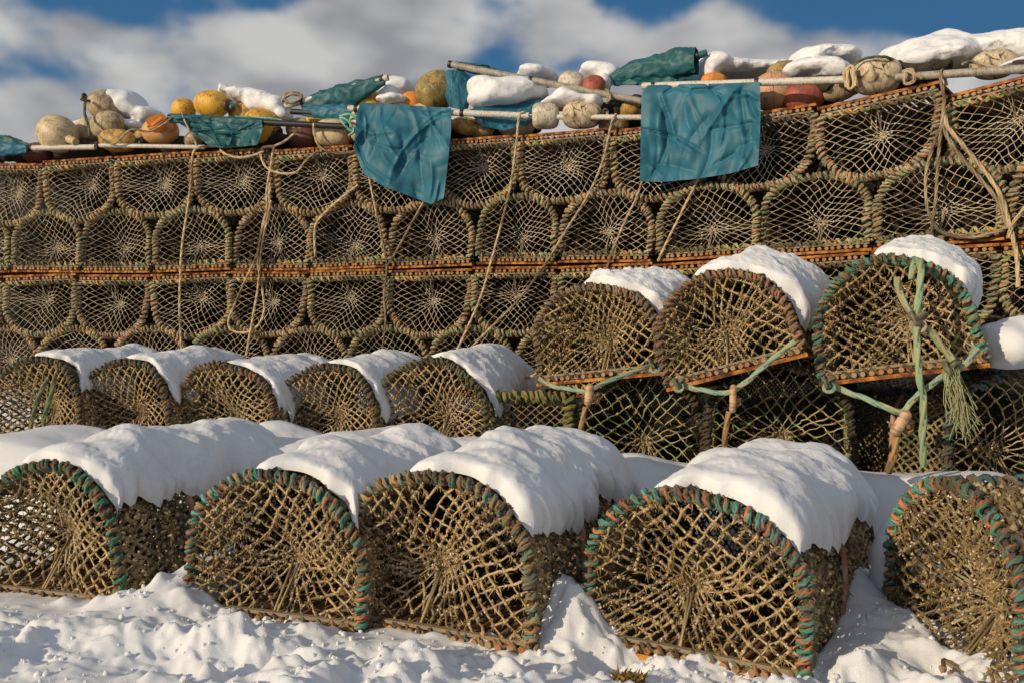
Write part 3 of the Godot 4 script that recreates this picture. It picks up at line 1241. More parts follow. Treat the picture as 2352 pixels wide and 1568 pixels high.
# ------------------------------------------------------------------ everything
func _ready() -> void:
	var t0 := Time.get_ticks_msec()
	var cam := Camera3D.new()
	cam.name = "camera"
	add_child(cam)
	cam.position = Vector3(0, EYE_Y, 0)
	cam.fov = rad_to_deg(2.0 * atan(784.0 / FOC))
	cam.near = 0.05
	cam.far = 1000.0
	cam.current = true

	rng.seed = 7
	nz.noise_type = FastNoiseLite.TYPE_SIMPLEX_SMOOTH
	nz.seed = 11
	nz.frequency = 0.1
	nz.fractal_octaves = 2
	nzc.noise_type = FastNoiseLite.TYPE_CELLULAR
	nzc.seed = 4
	nzc.frequency = 0.1
	nzc.cellular_return_type = FastNoiseLite.RETURN_DISTANCE
	nzc.fractal_type = FastNoiseLite.FRACTAL_NONE

	var env := Environment.new()
	env.background_mode = Environment.BG_SKY
	var sky := Sky.new()
	var pano := PanoramaSkyMaterial.new()
	pano.panorama = ImageTexture.create_from_image(sky_image())
	sky.sky_material = pano
	env.sky = sky
	env.tonemap_mode = Environment.TONE_MAPPER_LINEAR
	env.tonemap_exposure = 0.72
	env.sdfgi_enabled = true
	env.ssao_enabled = true
	env.ssil_enabled = true
	var we := WorldEnvironment.new()
	we.name = "world_environment"
	we.environment = env
	add_child(we)

	var sun := DirectionalLight3D.new()
	sun.name = "sun"
	sun.light_energy = 1.6
	sun.light_color = Color(1.0, 0.91, 0.77)
	sun.light_angular_distance = 0.5
	sun.shadow_enabled = true
	add_child(sun)
	var to_sun := Vector3(-0.8, 0.33, 0.6).normalized()
	sun.look_at_from_position(to_sun * 10.0, Vector3.ZERO, Vector3.UP)

	make_materials()
	make_mounds()
	build_ground()
	print("ground ", Time.get_ticks_msec() - t0)
	build_dark_slabs()
	build_back_wall()
	build_wall_creels()
	print("wall ", Time.get_ticks_msec() - t0)
	build_front_creels()
	print("front ", Time.get_ticks_msec() - t0)
	build_top_snow()
	build_buoys()
	build_poles_and_flags()
	print("top ", Time.get_ticks_msec() - t0)
	build_ropes()
	build_bits()
	print("all ", Time.get_ticks_msec() - t0)

func make_materials() -> void:
	fibre = StandardMaterial3D.new()
	fibre.vertex_color_use_as_albedo = true
	fibre.roughness = 0.85
	snow_mat = StandardMaterial3D.new()
	snow_mat.albedo_color = lin(Color(0.74, 0.76, 0.8))
	snow_mat.roughness = 0.75
	snow_mat.normal_enabled = true
	snow_mat.normal_texture = normal_tex(0.34, 3, 6.0)
	snow_mat.normal_scale = 0.55
	tri(snow_mat, 5.0, true)
	ground_mat = snow_mat.duplicate()
	ground_mat.normal_scale = 0.6
	rust_mat = StandardMaterial3D.new()
	rust_mat.albedo_texture = noise_tex([[0.2, Color(0.05, 0.018, 0.008)], [0.42, Color(0.15, 0.045, 0.012)], [0.58, Color(0.38, 0.13, 0.018)], [0.8, Color(0.55, 0.27, 0.06)]], 0.02, 8)
	rust_mat.roughness = 0.8
	rust_mat.normal_enabled = true
	rust_mat.normal_texture = normal_tex(0.05, 6, 10.0)
	tri(rust_mat, 3.0, true)
	shade_block_mat = StandardMaterial3D.new()  # near-black material of the added light-blocking wall and slabs
	shade_block_mat.albedo_texture = noise_tex([[0.2, Color(0.008, 0.0075, 0.007)], [0.8, Color(0.026, 0.023, 0.02)]], 0.03, 2)
	shade_block_mat.roughness = 0.95
	tri(shade_block_mat, 1.0, true)
	mats.black = plain(Color(0.012, 0.012, 0.014), 0.45)
	mats.white_pole = buoy_mat(Color(0.6, 0.57, 0.5), Color(0.3, 0.25, 0.18), 0.15, 0.0, 61)
	mats.grey_pole = buoy_mat(Color(0.34, 0.31, 0.26), Color(0.18, 0.15, 0.1), 0.3, 0.0, 62)
	mats.cream = buoy_mat(Color(0.62, 0.5, 0.31), Color(0.22, 0.16, 0.08), 0.3, 0.0, 31)
	mats.dirty = buoy_mat(Color(0.5, 0.39, 0.25), Color(0.12, 0.08, 0.045), 0.45, 0.0, 32)
	mats.yellow = buoy_mat(Color(0.72, 0.4, 0.04), Color(0.2, 0.12, 0.03), 0.22, 0.0, 33)
	mats.yellow2 = buoy_mat(Color(0.62, 0.36, 0.08), Color(0.16, 0.1, 0.03), 0.42, 0.0, 34)
	mats.olive = buoy_mat(Color(0.42, 0.3, 0.1), Color(0.1, 0.075, 0.03), 0.5, 0.0, 35)
	mats.orange = buoy_mat(Color(0.75, 0.26, 0.03), Color(0.4, 0.18, 0.06), 0.2, 0.0, 36)
	mats.peach = buoy_mat(Color(0.66, 0.36, 0.14), Color(0.5, 0.3, 0.14), 0.35, 0.0, 37)
	mats.salmon = buoy_mat(Color(0.6, 0.32, 0.2), Color(0.3, 0.18, 0.1), 0.22, 0.0, 38)
	mats.red = buoy_mat(Color(0.38, 0.09, 0.05), Color(0.14, 0.05, 0.03), 0.28, 0.0, 39)
	mats.maroon = buoy_mat(Color(0.16, 0.05, 0.035), Color(0.05, 0.025, 0.02), 0.3, 0.0, 40)
	mats.white = buoy_mat(Color(0.66, 0.6, 0.5), Color(0.2, 0.16, 0.08), 0.28, 0.0, 41)
	mats.cracked = buoy_mat(Color(0.66, 0.54, 0.37), Color(0.3, 0.2, 0.09), 0.25, 1.0, 42)
	for k in ["blue", "deep"]:
		var m := StandardMaterial3D.new()
		var base := Color(0.024, 0.135, 0.205) if k == "blue" else Color(0.02, 0.105, 0.125)
		m.albedo_texture = noise_tex([[0.25, base * 0.75], [0.6, base], [0.9, base * 1.25]], 0.012, 14)
		m.roughness = 0.5 if k == "blue" else 0.48
		m.normal_enabled = true
		m.normal_texture = normal_tex(0.02, 15, 5.0)
		m.normal_scale = 0.12
		m.metallic_specular = 0.35
		tri(m, 2.0, true)
		mats[k] = m
	mats.toggle = buoy_mat(Color(0.62, 0.42, 0.24), Color(0.25, 0.15, 0.08), 0.3, 0.0, 43)
	mats.shade_block = shade_block_mat

func mound(u: float, v: float, z: float, rx: float, rz: float, base: float) -> void:
	var p := V3(u, v, z)
	MOUNDS.append([p.x, z, rx, rz, p.y - base])

func make_mounds() -> void:
	# tops of the snow-covered rows behind the first creels
	for m in [[95, 992, 4.0, 0.26, 0.3], [230, 995, 4.25, 0.16, 0.2], [400, 988, 3.75, 0.3, 0.25], [625, 970, 4.2, 0.2, 0.2], [800, 995, 3.85, 0.26, 0.28], [925, 990, 4.1, 0.18, 0.22], [1085, 1025, 3.85, 0.2, 0.25], [1215, 1030, 3.75, 0.22, 0.25], [1450, 1040, 3.65, 0.2, 0.25], [1640, 1085, 3.5, 0.2, 0.2], [1780, 1062, 3.35, 0.22, 0.22], [1960, 1110, 3.2, 0.2, 0.2], [2180, 1105, 3.1, 0.35, 0.22], [2400, 1120, 2.9, 0.3, 0.2]]:
		mound(m[0], m[1], m[2], m[3], m[4], plat_h(V3(m[0], m[1], m[2]).x))
	# drifts in the gaps between the front creels, and in front of their feet
	for m in [[-0.98, 2.95, 0.13, 0.3, 0.13], [-1.1, 2.68, 0.12, 0.16, 0.045], [0.16, 2.6, 0.1, 0.25, 0.12], [0.66, 2.25, 0.07, 0.1, 0.04], [0.98, 2.7, 0.14, 0.3, 0.16], [0.86, 2.2, 0.1, 0.14, 0.05]]:
		MOUNDS.append(m)
	for a in A_ROW:
		var p := V3(a[0], 784, a[1])
		var y := deg_to_rad(a[2])
		FEET.append([p.x, p.z, cos(y), sin(y)])
	# single lumps in the trodden snow
	rng.seed = 99
	for k in 60:
		var z := rng.randf_range(2.0, 2.75)
		var x := rng.randf_range(-0.6, 0.6) * z
		if z > 2.45 - 0.25 * x:
			continue
		var r := rng.randf_range(0.014, 0.04)
		MOUNDS.append([x, z, r * rng.randf_range(0.8, 1.6), r, r * rng.randf_range(0.5, 0.9)])
	for m in [[365, 1405, 2.72], [150, 1400, 2.75], [275, 1395, 2.7], [945, 1530, 2.25], [820, 1510, 2.3], [560, 1480, 2.4], [1690, 1560, 2.12], [60, 1500, 2.35], [330, 1540, 2.2], [700, 1545, 2.2], [1150, 1540, 2.2], [480, 1545, 2.2], [1320, 1500, 2.3]]:
		var p := V3(m[0], m[1], m[2])
		MOUNDS.append([p.x, m[2], rng.randf_range(0.024, 0.04), rng.randf_range(0.024, 0.04), rng.randf_range(0.022, 0.036)])

func build_dark_slabs() -> void:
	# added near-black slab standing in for the shade under the raised creels
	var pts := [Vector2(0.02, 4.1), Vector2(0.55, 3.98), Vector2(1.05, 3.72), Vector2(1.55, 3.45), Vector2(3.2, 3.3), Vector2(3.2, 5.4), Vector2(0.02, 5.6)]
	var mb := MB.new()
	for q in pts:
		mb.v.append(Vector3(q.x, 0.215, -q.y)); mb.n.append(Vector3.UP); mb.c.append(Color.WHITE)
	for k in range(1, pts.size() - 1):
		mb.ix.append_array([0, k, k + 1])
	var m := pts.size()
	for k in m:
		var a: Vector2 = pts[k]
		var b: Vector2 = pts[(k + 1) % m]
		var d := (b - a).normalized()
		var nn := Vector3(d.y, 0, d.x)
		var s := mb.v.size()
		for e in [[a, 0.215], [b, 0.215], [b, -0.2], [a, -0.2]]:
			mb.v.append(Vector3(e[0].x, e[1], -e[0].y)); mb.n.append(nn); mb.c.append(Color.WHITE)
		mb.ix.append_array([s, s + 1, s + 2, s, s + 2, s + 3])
	structure("added_dark_slab", mb.mesh(), shade_block_mat)
	mb = MB.new()  # added dark step that keeps lit snow from showing behind the lower creels
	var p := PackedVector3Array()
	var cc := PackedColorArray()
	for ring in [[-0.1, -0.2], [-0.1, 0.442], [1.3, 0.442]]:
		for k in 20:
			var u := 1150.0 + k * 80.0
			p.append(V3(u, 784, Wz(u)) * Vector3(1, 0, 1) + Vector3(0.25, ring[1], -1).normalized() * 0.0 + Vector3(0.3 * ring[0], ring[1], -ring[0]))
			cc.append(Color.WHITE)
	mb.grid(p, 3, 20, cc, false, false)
	structure("added_dark_step", mb.mesh(), shade_block_mat)

func build_back_wall() -> void:  # unseen wall, added to block light behind the stack and darken it
	var mb := MB.new()
	var p := PackedVector3Array()
	var cc := PackedColorArray()
	var us := []
	for k in 34:
		us.append(-400.0 + k * 95.0)
	for ring in [[0.80, 0.0], [0.80, 2.23], [1.2, 2.23], [1.2, 0.0]]:
		for u in us:
			var a := V3(u, 784, Wz(u))
			var b := V3(u + 10.0, 784, Wz(u + 10.0))
			var t := (b - a).normalized()
			var out := Vector3(t.z, 0, -t.x)
			if out.z > 0:
				out = -out
			p.append(Vector3(a.x, ring[1], a.z) + out * ring[0])
			cc.append(Color.WHITE)
	mb.grid(p, 4, us.size(), cc, false, false)
	single("light_block_wall", mb.mesh(), shade_block_mat, "added unseen dark wall close behind the tall stack of creels, blocking light", "wall")

const ROW_HINT := [
	["by the photo's left edge under folded cloth", "under the cream buoy with the white spindle", "under the dark yellow buoy with weedy rope", "its left edge crossed by a tan rope, under the left flag", "under the black pole, second from the middle flag", "half hidden by the left side of the middle flag", "just right of the middle flag", "under the two white buoys", "half hidden by the left edge of the big flag", "half hidden by the right edge of the big flag", "tilted, under the cracked cream buoy", "at the right edge of the photo, behind paired ropes"],
	["cut by the left edge of the photo", "with green lashings, second from the left edge", "third from the left edge, below the cream buoys", "crossed by the straight tan rope on its right", "crossed by three ropes hanging together", "below the creel under the black pole", "below the middle flag, with a rope across its right post", "crossed by the rope that slants from the white pole", "crossed by two slanting ropes", "below the left half of the big flag", "below the right corner of the big flag, wide and dark", "behind the long paired ropes at the right", "cut by the right edge of the photo"],
	["cut by the left edge of the photo", "leftmost whole one, snow glinting through it", "second whole one from the left", "crossed by the straight tan rope", "crossed by the long hanging rope loop", "right of the long hanging rope loop", "in the middle, with a rope down its left post", "crossed low by two slanting ropes", "mostly behind the leftmost raised creel", "between the leftmost and middle raised creels", "behind the snow on the middle raised creel", "behind the snow of the right raised creel", "cut by the right edge of the photo"],
	["cut by the left edge of the photo", "leftmost arch above the snow", "second arch from the left", "third arch, below the straight tan rope", "fourth arch, right of the rope loop", "fifth arch, with a rope down its middle", "with one rust-orange shoulder", "beside the leftmost raised creel"]]

func build_wall_creels() -> void:
	var dirt_and_shade := Color(0.1, 0.075, 0.045)
	var base := {"pale": 0.7, "near_size": 1.25, "bar": [Color(0.1, 0.075, 0.045), Color(0.14, 0.1, 0.05), Color(0.06, 0.06, 0.04)], "base": 0.062, "hs": 0.5, "cw": 0.056, "ch": 0.043, "pull": 0.085, "depth": 0.1, "side_dark": 0.08, "mid_dark": 0.12, "eye_y": 0.34, "eye_x": 0.0, "curve": 1.25, "r": 0.0021, "bend": true, "fuzz": 0, "fuzz_len": 1.0, "crust": 0, "barn": 0.16, "barn_size": 0.8, "green": 0.0, "torn": 0.0, "eye_thick": 0.95, "knot": 2.2, "tuft": 30, "net": Color(0.52, 0.42, 0.27), "net2": Color(0.15, 0.11, 0.065), "inner": Color(0.05, 0.036, 0.017), "sheets": 1, "fine": 18, "sc": 16, "sl": 11, "side_thick": 1.0, "core": 0.0105, "rope": 0.0088, "pitch": 0.028, "base_pitch": 0.045, "turn": 9, "sides": 7, "lay": 0.045, "dirt_and_shade": dirt_and_shade, "dirty": 0.12, "cols": [Color(0.4, 0.29, 0.16), Color(0.36, 0.2, 0.09), Color(0.28, 0.3, 0.2)], "cols2": [Color(0.56, 0.42, 0.25), Color(0.55, 0.27, 0.07), Color(0.12, 0.3, 0.14)]}  # side_dark, mid_dark and inner put the stack's interior shade into the colours
	var sets := []
	var pal := [[[Color(0.52, 0.4, 0.24), Color(0.42, 0.25, 0.12), Color(0.14, 0.3, 0.15)], 0.36], [[Color(0.54, 0.4, 0.24), Color(0.56, 0.25, 0.1), Color(0.4, 0.42, 0.3)], 0.4], [[Color(0.5, 0.4, 0.25), Color(0.54, 0.3, 0.1), Color(0.38, 0.31, 0.18)], 0.42], [[Color(0.48, 0.41, 0.25), Color(0.22, 0.36, 0.21), Color(0.54, 0.32, 0.16)], 0.32], [[Color(0.58, 0.44, 0.25), Color(0.58, 0.28, 0.08), Color(0.3, 0.36, 0.22)], 0.38]]
	for k in 5:
		var o := base.duplicate()
		o.cols = pal[k][0].map(func(c): return c * 0.98)
		o.eye_y = pal[k][1]
		if k == 2 or k == 4:      # whiter, closer-meshed nets of the top row
			o.cw = 0.05
			o.ch = 0.042
			o.pull = 0.125
			o.barn = 0.34
			o.depth = 0.15
			o.net = Color(0.58, 0.49, 0.35)
			o.eye_y = 0.32
		sets.append(creel_set(o, 0.53, 0.445, 0.7, 500 + 31 * k))
	var rows := [
		[[-70, 98], [100, 258], [264, 443], [447, 625], [630, 808], [813, 1003], [1008, 1184], [1190, 1398], [1403, 1628], [1634, 1874], [1880, 2160], [2176, 2490]],
		[[-150, 22], [28, 182], [187, 345], [354, 528], [538, 709], [716, 888], [895, 1084], [1096, 1278], [1283, 1494], [1512, 1742], [1746, 2003], [2010, 2308], [2316, 2640]],
		[[-160, 6], [10, 174], [179, 343], [347, 528], [532, 706], [708, 889], [895, 1083], [1088, 1279], [1283, 1498], [1502, 1742], [1746, 1996], [2004, 2296], [2302, 2620]],
		[[-80, 86], [90, 250], [254, 430], [434, 616], [620, 795], [798, 980], [984, 1176], [1184, 1386]]]
	var names := ["upside-down top-row", "second-row", "upside-down third-row", "lowest-row"]
	var tops := [2.13, 1.29, 1.285, 0.45]
	rng.seed = 4242
	for r in 4:
		for i in rows[r].size():
			var ua: float = rows[r][i][0]
			var ub: float = rows[r][i][1]
			var off := rng.randf_range(-0.02, 0.02)
			var a := V3(ua, 784, Wz(ua) + off)
			var b := V3(ub, 784, Wz(ub) + off)
			a.y = 0
			b.y = 0
			var d := b - a
			var yaw := -atan2(d.z, d.x)
			var wdt := d.length() * 0.985
			var at := (a + b) * 0.5
			at.y = tops[r]
			var roll := rng.randf_range(-0.026, 0.026)
			at.y += rng.randf_range(-0.008, 0.006)
			if r == 0:
				var tv := [373, 362, 350, 341, 337, 330, 313, 300, 284, 252, 214, 176]
				at.y = EYE_Y + (784.0 - tv[i] - 2) / FOC * Wz((ua + ub) * 0.5)
				roll = [-0.04, 0.03, 0.03, 0.03, 0.02, 0.0, 0.01, 0.01, 0.0, 0.03, 0.06, 0.05][i]
			var kk: int = [2, 4, 2, 2, 4, 2, 4, 2, 4, 1, 1, 0][i % 12] if r == 0 else [0, 3, 0, 3, 1, 4, 1, 0, 1, 3, 0, 3, 1][(i + (r - 1) * 2) % 13]
			var lab := "%s creel, %s" % [names[r], ROW_HINT[r][i]]
			creel(sets[kk], "creel", lab, "creels stacked in the tall wall", at, -yaw, roll, wdt / 0.54, r == 0 or r == 2)

const A_ROW := [[98, 2.85, 18.0], [622, 2.62, 20.0], [995, 2.48, 26.0], [1576, 2.3, 33.0]]
var A_set := []
func build_front_creels() -> void:
	var dirt_and_shade := Color(0.07, 0.05, 0.028)
	var oa := {"base": 0.035, "hs": 0.5, "pw": 1.95, "cw": 0.046, "ch": 0.042, "pull": 0.115, "depth": 0.15, "side_dark": 0.7, "eye_y": 0.36, "eye_x": 0.0, "curve": 1.3, "r": 0.0038, "bend": true, "fuzz": 9, "fuzz_len": 1.0, "segs": 3, "crust": 5, "barn": 0.6, "barn_size": 0.85, "green": 0.0, "torn": 0.02, "eye_thick": 0.85, "knot": 2.3, "tuft": 60, "net": Color(0.52, 0.38, 0.2), "net2": Color(0.045, 0.032, 0.016), "inner": Color(0.075, 0.052, 0.024), "fine": 32, "inner_thick": 1.0, "sc": 32, "sl": 24, "side_thick": 1.8, "core": 0.009, "rope": 0.0073, "pitch": 0.029, "base_pitch": 0.05, "turn": 11, "sides": 9, "lay": 0.04, "dirt_and_shade": dirt_and_shade, "dirty": 0.16, "cols": [Color(0.05, 0.3, 0.18), Color(0.62, 0.2, 0.08), Color(0.12, 0.3, 0.28)], "cols2": [Color(0.2, 0.13, 0.06), Color(0.35, 0.15, 0.06), Color(0.08, 0.16, 0.12)]}
	var W := 0.6
	var H := 0.455
	var L := 0.76
	# front row: front-face centre, yaw
	var A := [
		[V3(98, 784, 2.85), 18.0, "leftmost front creel, cut by the photo's edge, under a wide snow slab", "heavily crusted", 0.0],
		[V3(622, 784, 2.62), 20.0, "weedy front creel with orange and teal rim, left of the sandy one", "", 0.0],
		[V3(995, 784, 2.48), 26.0, "front creel with a sandy brown rim in the middle of the front row", "", 0.0],
		[V3(1576, 784, 2.3), 33.0, "largest front creel with orange and green rim and thick snow cap", "", 0.0]]
	for k in 4:
		var o := oa.duplicate()
		if k == 2:
			o.cols = [Color(0.4, 0.28, 0.13), Color(0.12, 0.28, 0.22), Color(0.48, 0.25, 0.1)]
			o.dirty = 0.2
		if k == 0:
			o.cols = [Color(0.03, 0.25, 0.13), Color(0.34, 0.15, 0.06), Color(0.05, 0.18, 0.13)]
			o.fuzz = 5
		o.eye_x = [0.0, 0.0, -0.06, -0.05][k]
		o.eye_y = [0.42, 0.36, 0.38, 0.33][k]
		var s := creel_set(o, W, H, L, 900 + 57 * k)
		A_set.append(s)
		var at: Vector3 = A[k][0]
		at.y = -0.045
		var yaw: float = deg_to_rad(A[k][1])
		creel(s, "front_creel", A[k][2], "front row of creels in the snow", at, yaw)
	# the one at the right, turned side-on: its end faces left
	var o4 := oa.duplicate()
	o4.cw = 0.042
	o4.ch = 0.036
	o4.net = Color(0.27, 0.19, 0.09)
	o4.fuzz = 9
	o4.sc = 40
	o4.sl = 30
	o4.side_thick = 2.1
	o4.r = 0.004
	var s4 := creel_set(o4, 0.58, 0.5, L, 1300)
	A_set.append(s4)
	creel(s4, "front_creel", "front creel at the right edge turned side-on, its dense end net facing left", "front row of creels in the snow", Vector3(1.085, -0.045, -2.21), deg_to_rad(86.0), 0.0)
	# snow caps of the front row
	var capA := [[-0.02, -1.08, 0.40, 0.775, 0.055, 0.028], [-0.025, -1.0, 0.42, 0.75, 0.05, 0.028], [-0.02, -0.95, 0.42, 0.78, 0.055, 0.03], [-0.025, -0.9, 0.40, 0.77, 0.055, 0.032]]
	var capL := ["wide snow slab on the leftmost front creel, sagging over its side", "smooth snow cap on the weedy orange-rimmed front creel", "snow cap with melted drips on the sandy-rimmed front creel", "thick lumpy snow cap on the largest front creel"]
	for k in 4:
		var c: Array = capA[k]
		var at: Vector3 = A[k][0]
		at.y = -0.045
		var o := single("snow_blanket", snow_cap(A_set[k], c[0], c[1], c[2], c[3], c[4], c[5], 3 + k, 0.06), snow_mat, capL[k], "snow", "snow caps on the creels")
		place(o, at, deg_to_rad(A[k][1]), 0.0, 1.0, false, H)
	var o5 := single("snow_blanket", snow_cap(s4, -0.1, -0.8, 0.6, 0.86, 0.05, 0.02, 12, 0.08), snow_mat, "snow patch clinging to the side of the right-edge front creel", "snow", "snow caps on the creels")
	place(o5, Vector3(1.085, -0.045, -2.21), deg_to_rad(86.0), 0.0, 1.0, false, H)

	# second tier at the left: five creels and a box pot
	var ob := oa.duplicate()
	ob.r = 0.0036
	ob.fuzz = 3
	ob.cols = [Color(0.2, 0.14, 0.07), Color(0.32, 0.15, 0.06), Color(0.07, 0.16, 0.11)]
	ob.dirty = 0.25
	ob.turn = 9
	ob.sides = 7
	var setB := []
	for k in 3:
		var o := ob.duplicate()
		if k == 1:
			o.cols = [Color(0.36, 0.15, 0.06), Color(0.28, 0.14, 0.06), Color(0.1, 0.15, 0.1)]
		if k == 2:
			o.cols = [Color(0.2, 0.16, 0.05), Color(0.14, 0.12, 0.05), Color(0.08, 0.15, 0.09)]
		o.eye_y = [0.36, 0.3, 0.36][k]
		o.eye_x = [0.0, -0.02, 0.03][k]
		setB.append(creel_set(o, W, H, L, 1500 + 41 * k))
	var B := [[78, 826, 0, 17.0, 4.55, "middle-tier creel at the left edge with a green rope loop on its face"], [280, 832, 0, 19.0, 4.5, "middle-tier creel second from the left, brown and green rim"], [512, 837, 1, 20.0, 4.42, "middle-tier creel with an orange-brown rim and snow showing through"], [745, 843, 0, 21.0, 4.36, "middle-tier creel fourth from the left, between two snow caps"], [982, 833, 2, 23.0, 4.25, "middle-tier creel with an olive rim, beside the low box pot"]]
	for k in B.size():
		var b: Array = B[k]
		var at := V3(b[0], b[1], b[4])
		at.y -= H
		creel(setB[b[2]], "middle_creel", b[5], "middle tier of creels", at, deg_to_rad(b[3]))
		var c := single("snow_blanket", snow_cap(setB[b[2]], -0.03, -0.8, 0.49, [0.8, 0.82, 0.84, 0.86, 0.84][k], 0.042, 0.02, 30 + k, 0.08), snow_mat, "smooth snow cap on the %s" % ["left-edge middle-tier creel", "second middle-tier creel from the left", "orange-brown middle-tier creel", "fourth middle-tier creel", "olive-rimmed middle-tier creel, sliding right"][k], "snow", "snow caps on the creels")
		place(c, at, deg_to_rad(b[3]), 0.0, 1.0, false, H)
	box_pot()
	# green-netted creels below the raised ones
	var og := oa.duplicate()
	og.green = 0.62
	og.fuzz = 2
	og.crust = 0
	og.barn = 0.1
	og.r = 0.0034
	og.cw = 0.062
	og.ch = 0.06
	og.net = Color(0.46, 0.38, 0.2)
	og.net2 = Color(0.14, 0.12, 0.06)
	og.cols = [Color(0.035, 0.032, 0.03), Color(0.06, 0.055, 0.05), Color(0.05, 0.1, 0.08)]
	og.dirty = 0.3
	og.eye_y = 0.3
	var setG := creel_set(og, W, H, L, 1700)
	var ogd := og.duplicate()
	ogd.green = 0.04
	ogd.cols = [Color(0.1, 0.24, 0.2), Color(0.14, 0.3, 0.26), Color(0.05, 0.06, 0.05)]
	ogd.pitch = 0.05
	var setG2 := creel_set(ogd, W, H, L, 1750)
	var G := [[1465, 868, 4.12, 14.0, 0, "green-netted creel below the leftmost raised creel"], [1790, 842, 3.8, 16.0, 0, "green-netted creel with dark rope rim below the middle raised creel"], [2330, 868, 3.5, -8.0, 1, "dark creel with pale teal lashings at the right, under the raised one"]]
	for g in G:
		var at := V3(g[0], g[1], g[2])
		at.y -= H
		creel(setG if g[4] == 0 else setG2, "lower_creel", g[5], "creels carrying the raised ones", at, deg_to_rad(g[3]))
	# the three raised creels
	var oc := oa.duplicate()
	oc.r = 0.0038
	oc.barn = 0.55
	oc.net = Color(0.5, 0.37, 0.19)
	var Cc := [[1376, 876, 4.02, 29.0, 6.0, [Color(0.28, 0.2, 0.11), Color(0.36, 0.17, 0.09), Color(0.2, 0.22, 0.17)], "leftmost raised creel, densely netted, snow inside its arch", 0.6], [1690, 862, 3.52, 31.0, 15.0, [Color(0.4, 0.18, 0.09), Color(0.34, 0.15, 0.07), Color(0.2, 0.2, 0.15)], "middle raised creel tipped to the left, orange-brown rim", 0.56], [2072, 868, 3.2, 29.0, 8.0, [Color(0.05, 0.26, 0.15), Color(0.44, 0.17, 0.09), Color(0.08, 0.3, 0.22)], "right raised creel with green and red rim and a green rope over it", 0.545]]
	for k in 3:
		var c: Array = Cc[k]
		var o := oc.duplicate()
		o.cols = c[5]
		o.eye_x = [0.04, -0.03, 0.02][k]
		o.eye_y = [0.4, 0.45, 0.48][k]
		var hh: float = [0.43, 0.4, 0.42][k]
		var s := creel_set(o, c[7], hh, 0.74, 1900 + 37 * k)
		var at := V3(c[0], c[1], c[2])
		creel(s, "raised_creel", c[6], "creels raised on top of others", at, deg_to_rad(c[3]), deg_to_rad(c[4]))
		var sc := single("snow_blanket", snow_cap(s, -0.03, -0.76, 0.46, [0.8, 0.93, 0.79][k], 0.09, 0.04, 50 + k, 0.07), snow_mat, ["snow cap on the leftmost raised creel", "snow cap running down the right side of the middle raised creel", "snow cap with a dripping edge on the right raised creel"][k], "snow", "snow caps on the creels")
		place(sc, at, deg_to_rad(c[3]), deg_to_rad(c[4]), 1.0, false, hh)

func box_pot() -> void:
	rng.seed = 606
	var t := thing("box_pot", "low rectangular net pot with olive rope edges, right of the middle tier", "creel", V3(1203, 1030, 4.2))
	var w := 0.215
	var h := 0.245
	var L := 0.6
	var mb := MB.new()
	var cols := [Color(0.26, 0.2, 0.06), Color(0.2, 0.17, 0.05), Color(0.12, 0.16, 0.06)]
	for q in [[Vector3(-w, 0, 0), Vector3(-w, h, 0)], [Vector3(-w, h, 0), Vector3(w, h, 0)], [Vector3(w, h, 0), Vector3(w, 0, 0)]]:
		wound(mb, resample(PackedVector3Array(q), 12), 0.011, 0.013, 0.032, 9, 7, cols, Color(0.07, 0.05, 0.03), 0.2, 0.05, q[0].x * 10.0 + q[1].y)
	part("edge_rope", mb.mesh(), fibre, t)
	mb = MB.new()
	for q in [[Vector3(-w, 0, 0), Vector3(-w, h, 0)], [Vector3(-w, h, 0), Vector3(w, h, 0)], [Vector3(w, h, 0), Vector3(w, 0, 0)], [Vector3(-w, h, 0), Vector3(-w, h, -L)], [Vector3(w, h, 0), Vector3(w, h, -L)], [Vector3(-w, h, -L), Vector3(w, h, -L)], [Vector3(-w, 0, -L), Vector3(-w, h, -L)], [Vector3(w, 0, -L), Vector3(w, h, -L)]]:
		mb.tube(PackedVector3Array(q), PackedFloat32Array([0.01, 0.01]), 6, PackedColorArray([Color(0.1, 0.06, 0.03), Color(0.06, 0.05, 0.04)]))
	part("frame", mb.mesh(), fibre, t)
	mb = MB.new()
	var o := {"net": Color(0.36, 0.27, 0.15), "net2": Color(0.16, 0.12, 0.06), "green": 0.03, "r": 0.003, "bend": true, "fuzz": 2, "fuzz_len": 1.0, "crust": 0, "barn": 0.1, "barn_size": 0.7}
	var n1 := 13
	for f in 4:
		var m1: int = n1 if f == 0 else 18
		for j in m1:
			for i in 10:
				for s in [-1, 1]:
					var g0 := (i + 0.5 * (j % 2)) / 9.5
					var g1: float = g0 + s * 0.5 / 9.5
					if g1 < 0.0 or g1 > 1.0 or g0 > 1.0:
						continue
					var v0 := float(j) / m1
					var v1 := float(j + 1) / m1
					match f:
						0: net_run(mb, Vector3(lerpf(-w, w, g0), h * v0, -0.02 * sin(v0 * PI)), Vector3(lerpf(-w, w, g1), h * v1, -0.02 * sin(v1 * PI)), o, 1.0)
						1: net_run(mb, Vector3(lerpf(-w, w, g0), h - 0.02 * sin(g0 * PI), -L * v0), Vector3(lerpf(-w, w, g1), h - 0.02 * sin(g1 * PI), -L * v1), o, 1.0)
						2: net_run(mb, Vector3(-w, h * g0, -L * v0), Vector3(-w, h * g1, -L * v1), o, 1.0)
						3: net_run(mb, Vector3(w, h * g0, -L * v0), Vector3(w, h * g1, -L * v1), o, 1.0)
	part("net", mb.mesh(), fibre, t)
	t.rotation.y = deg_to_rad(-6.0)

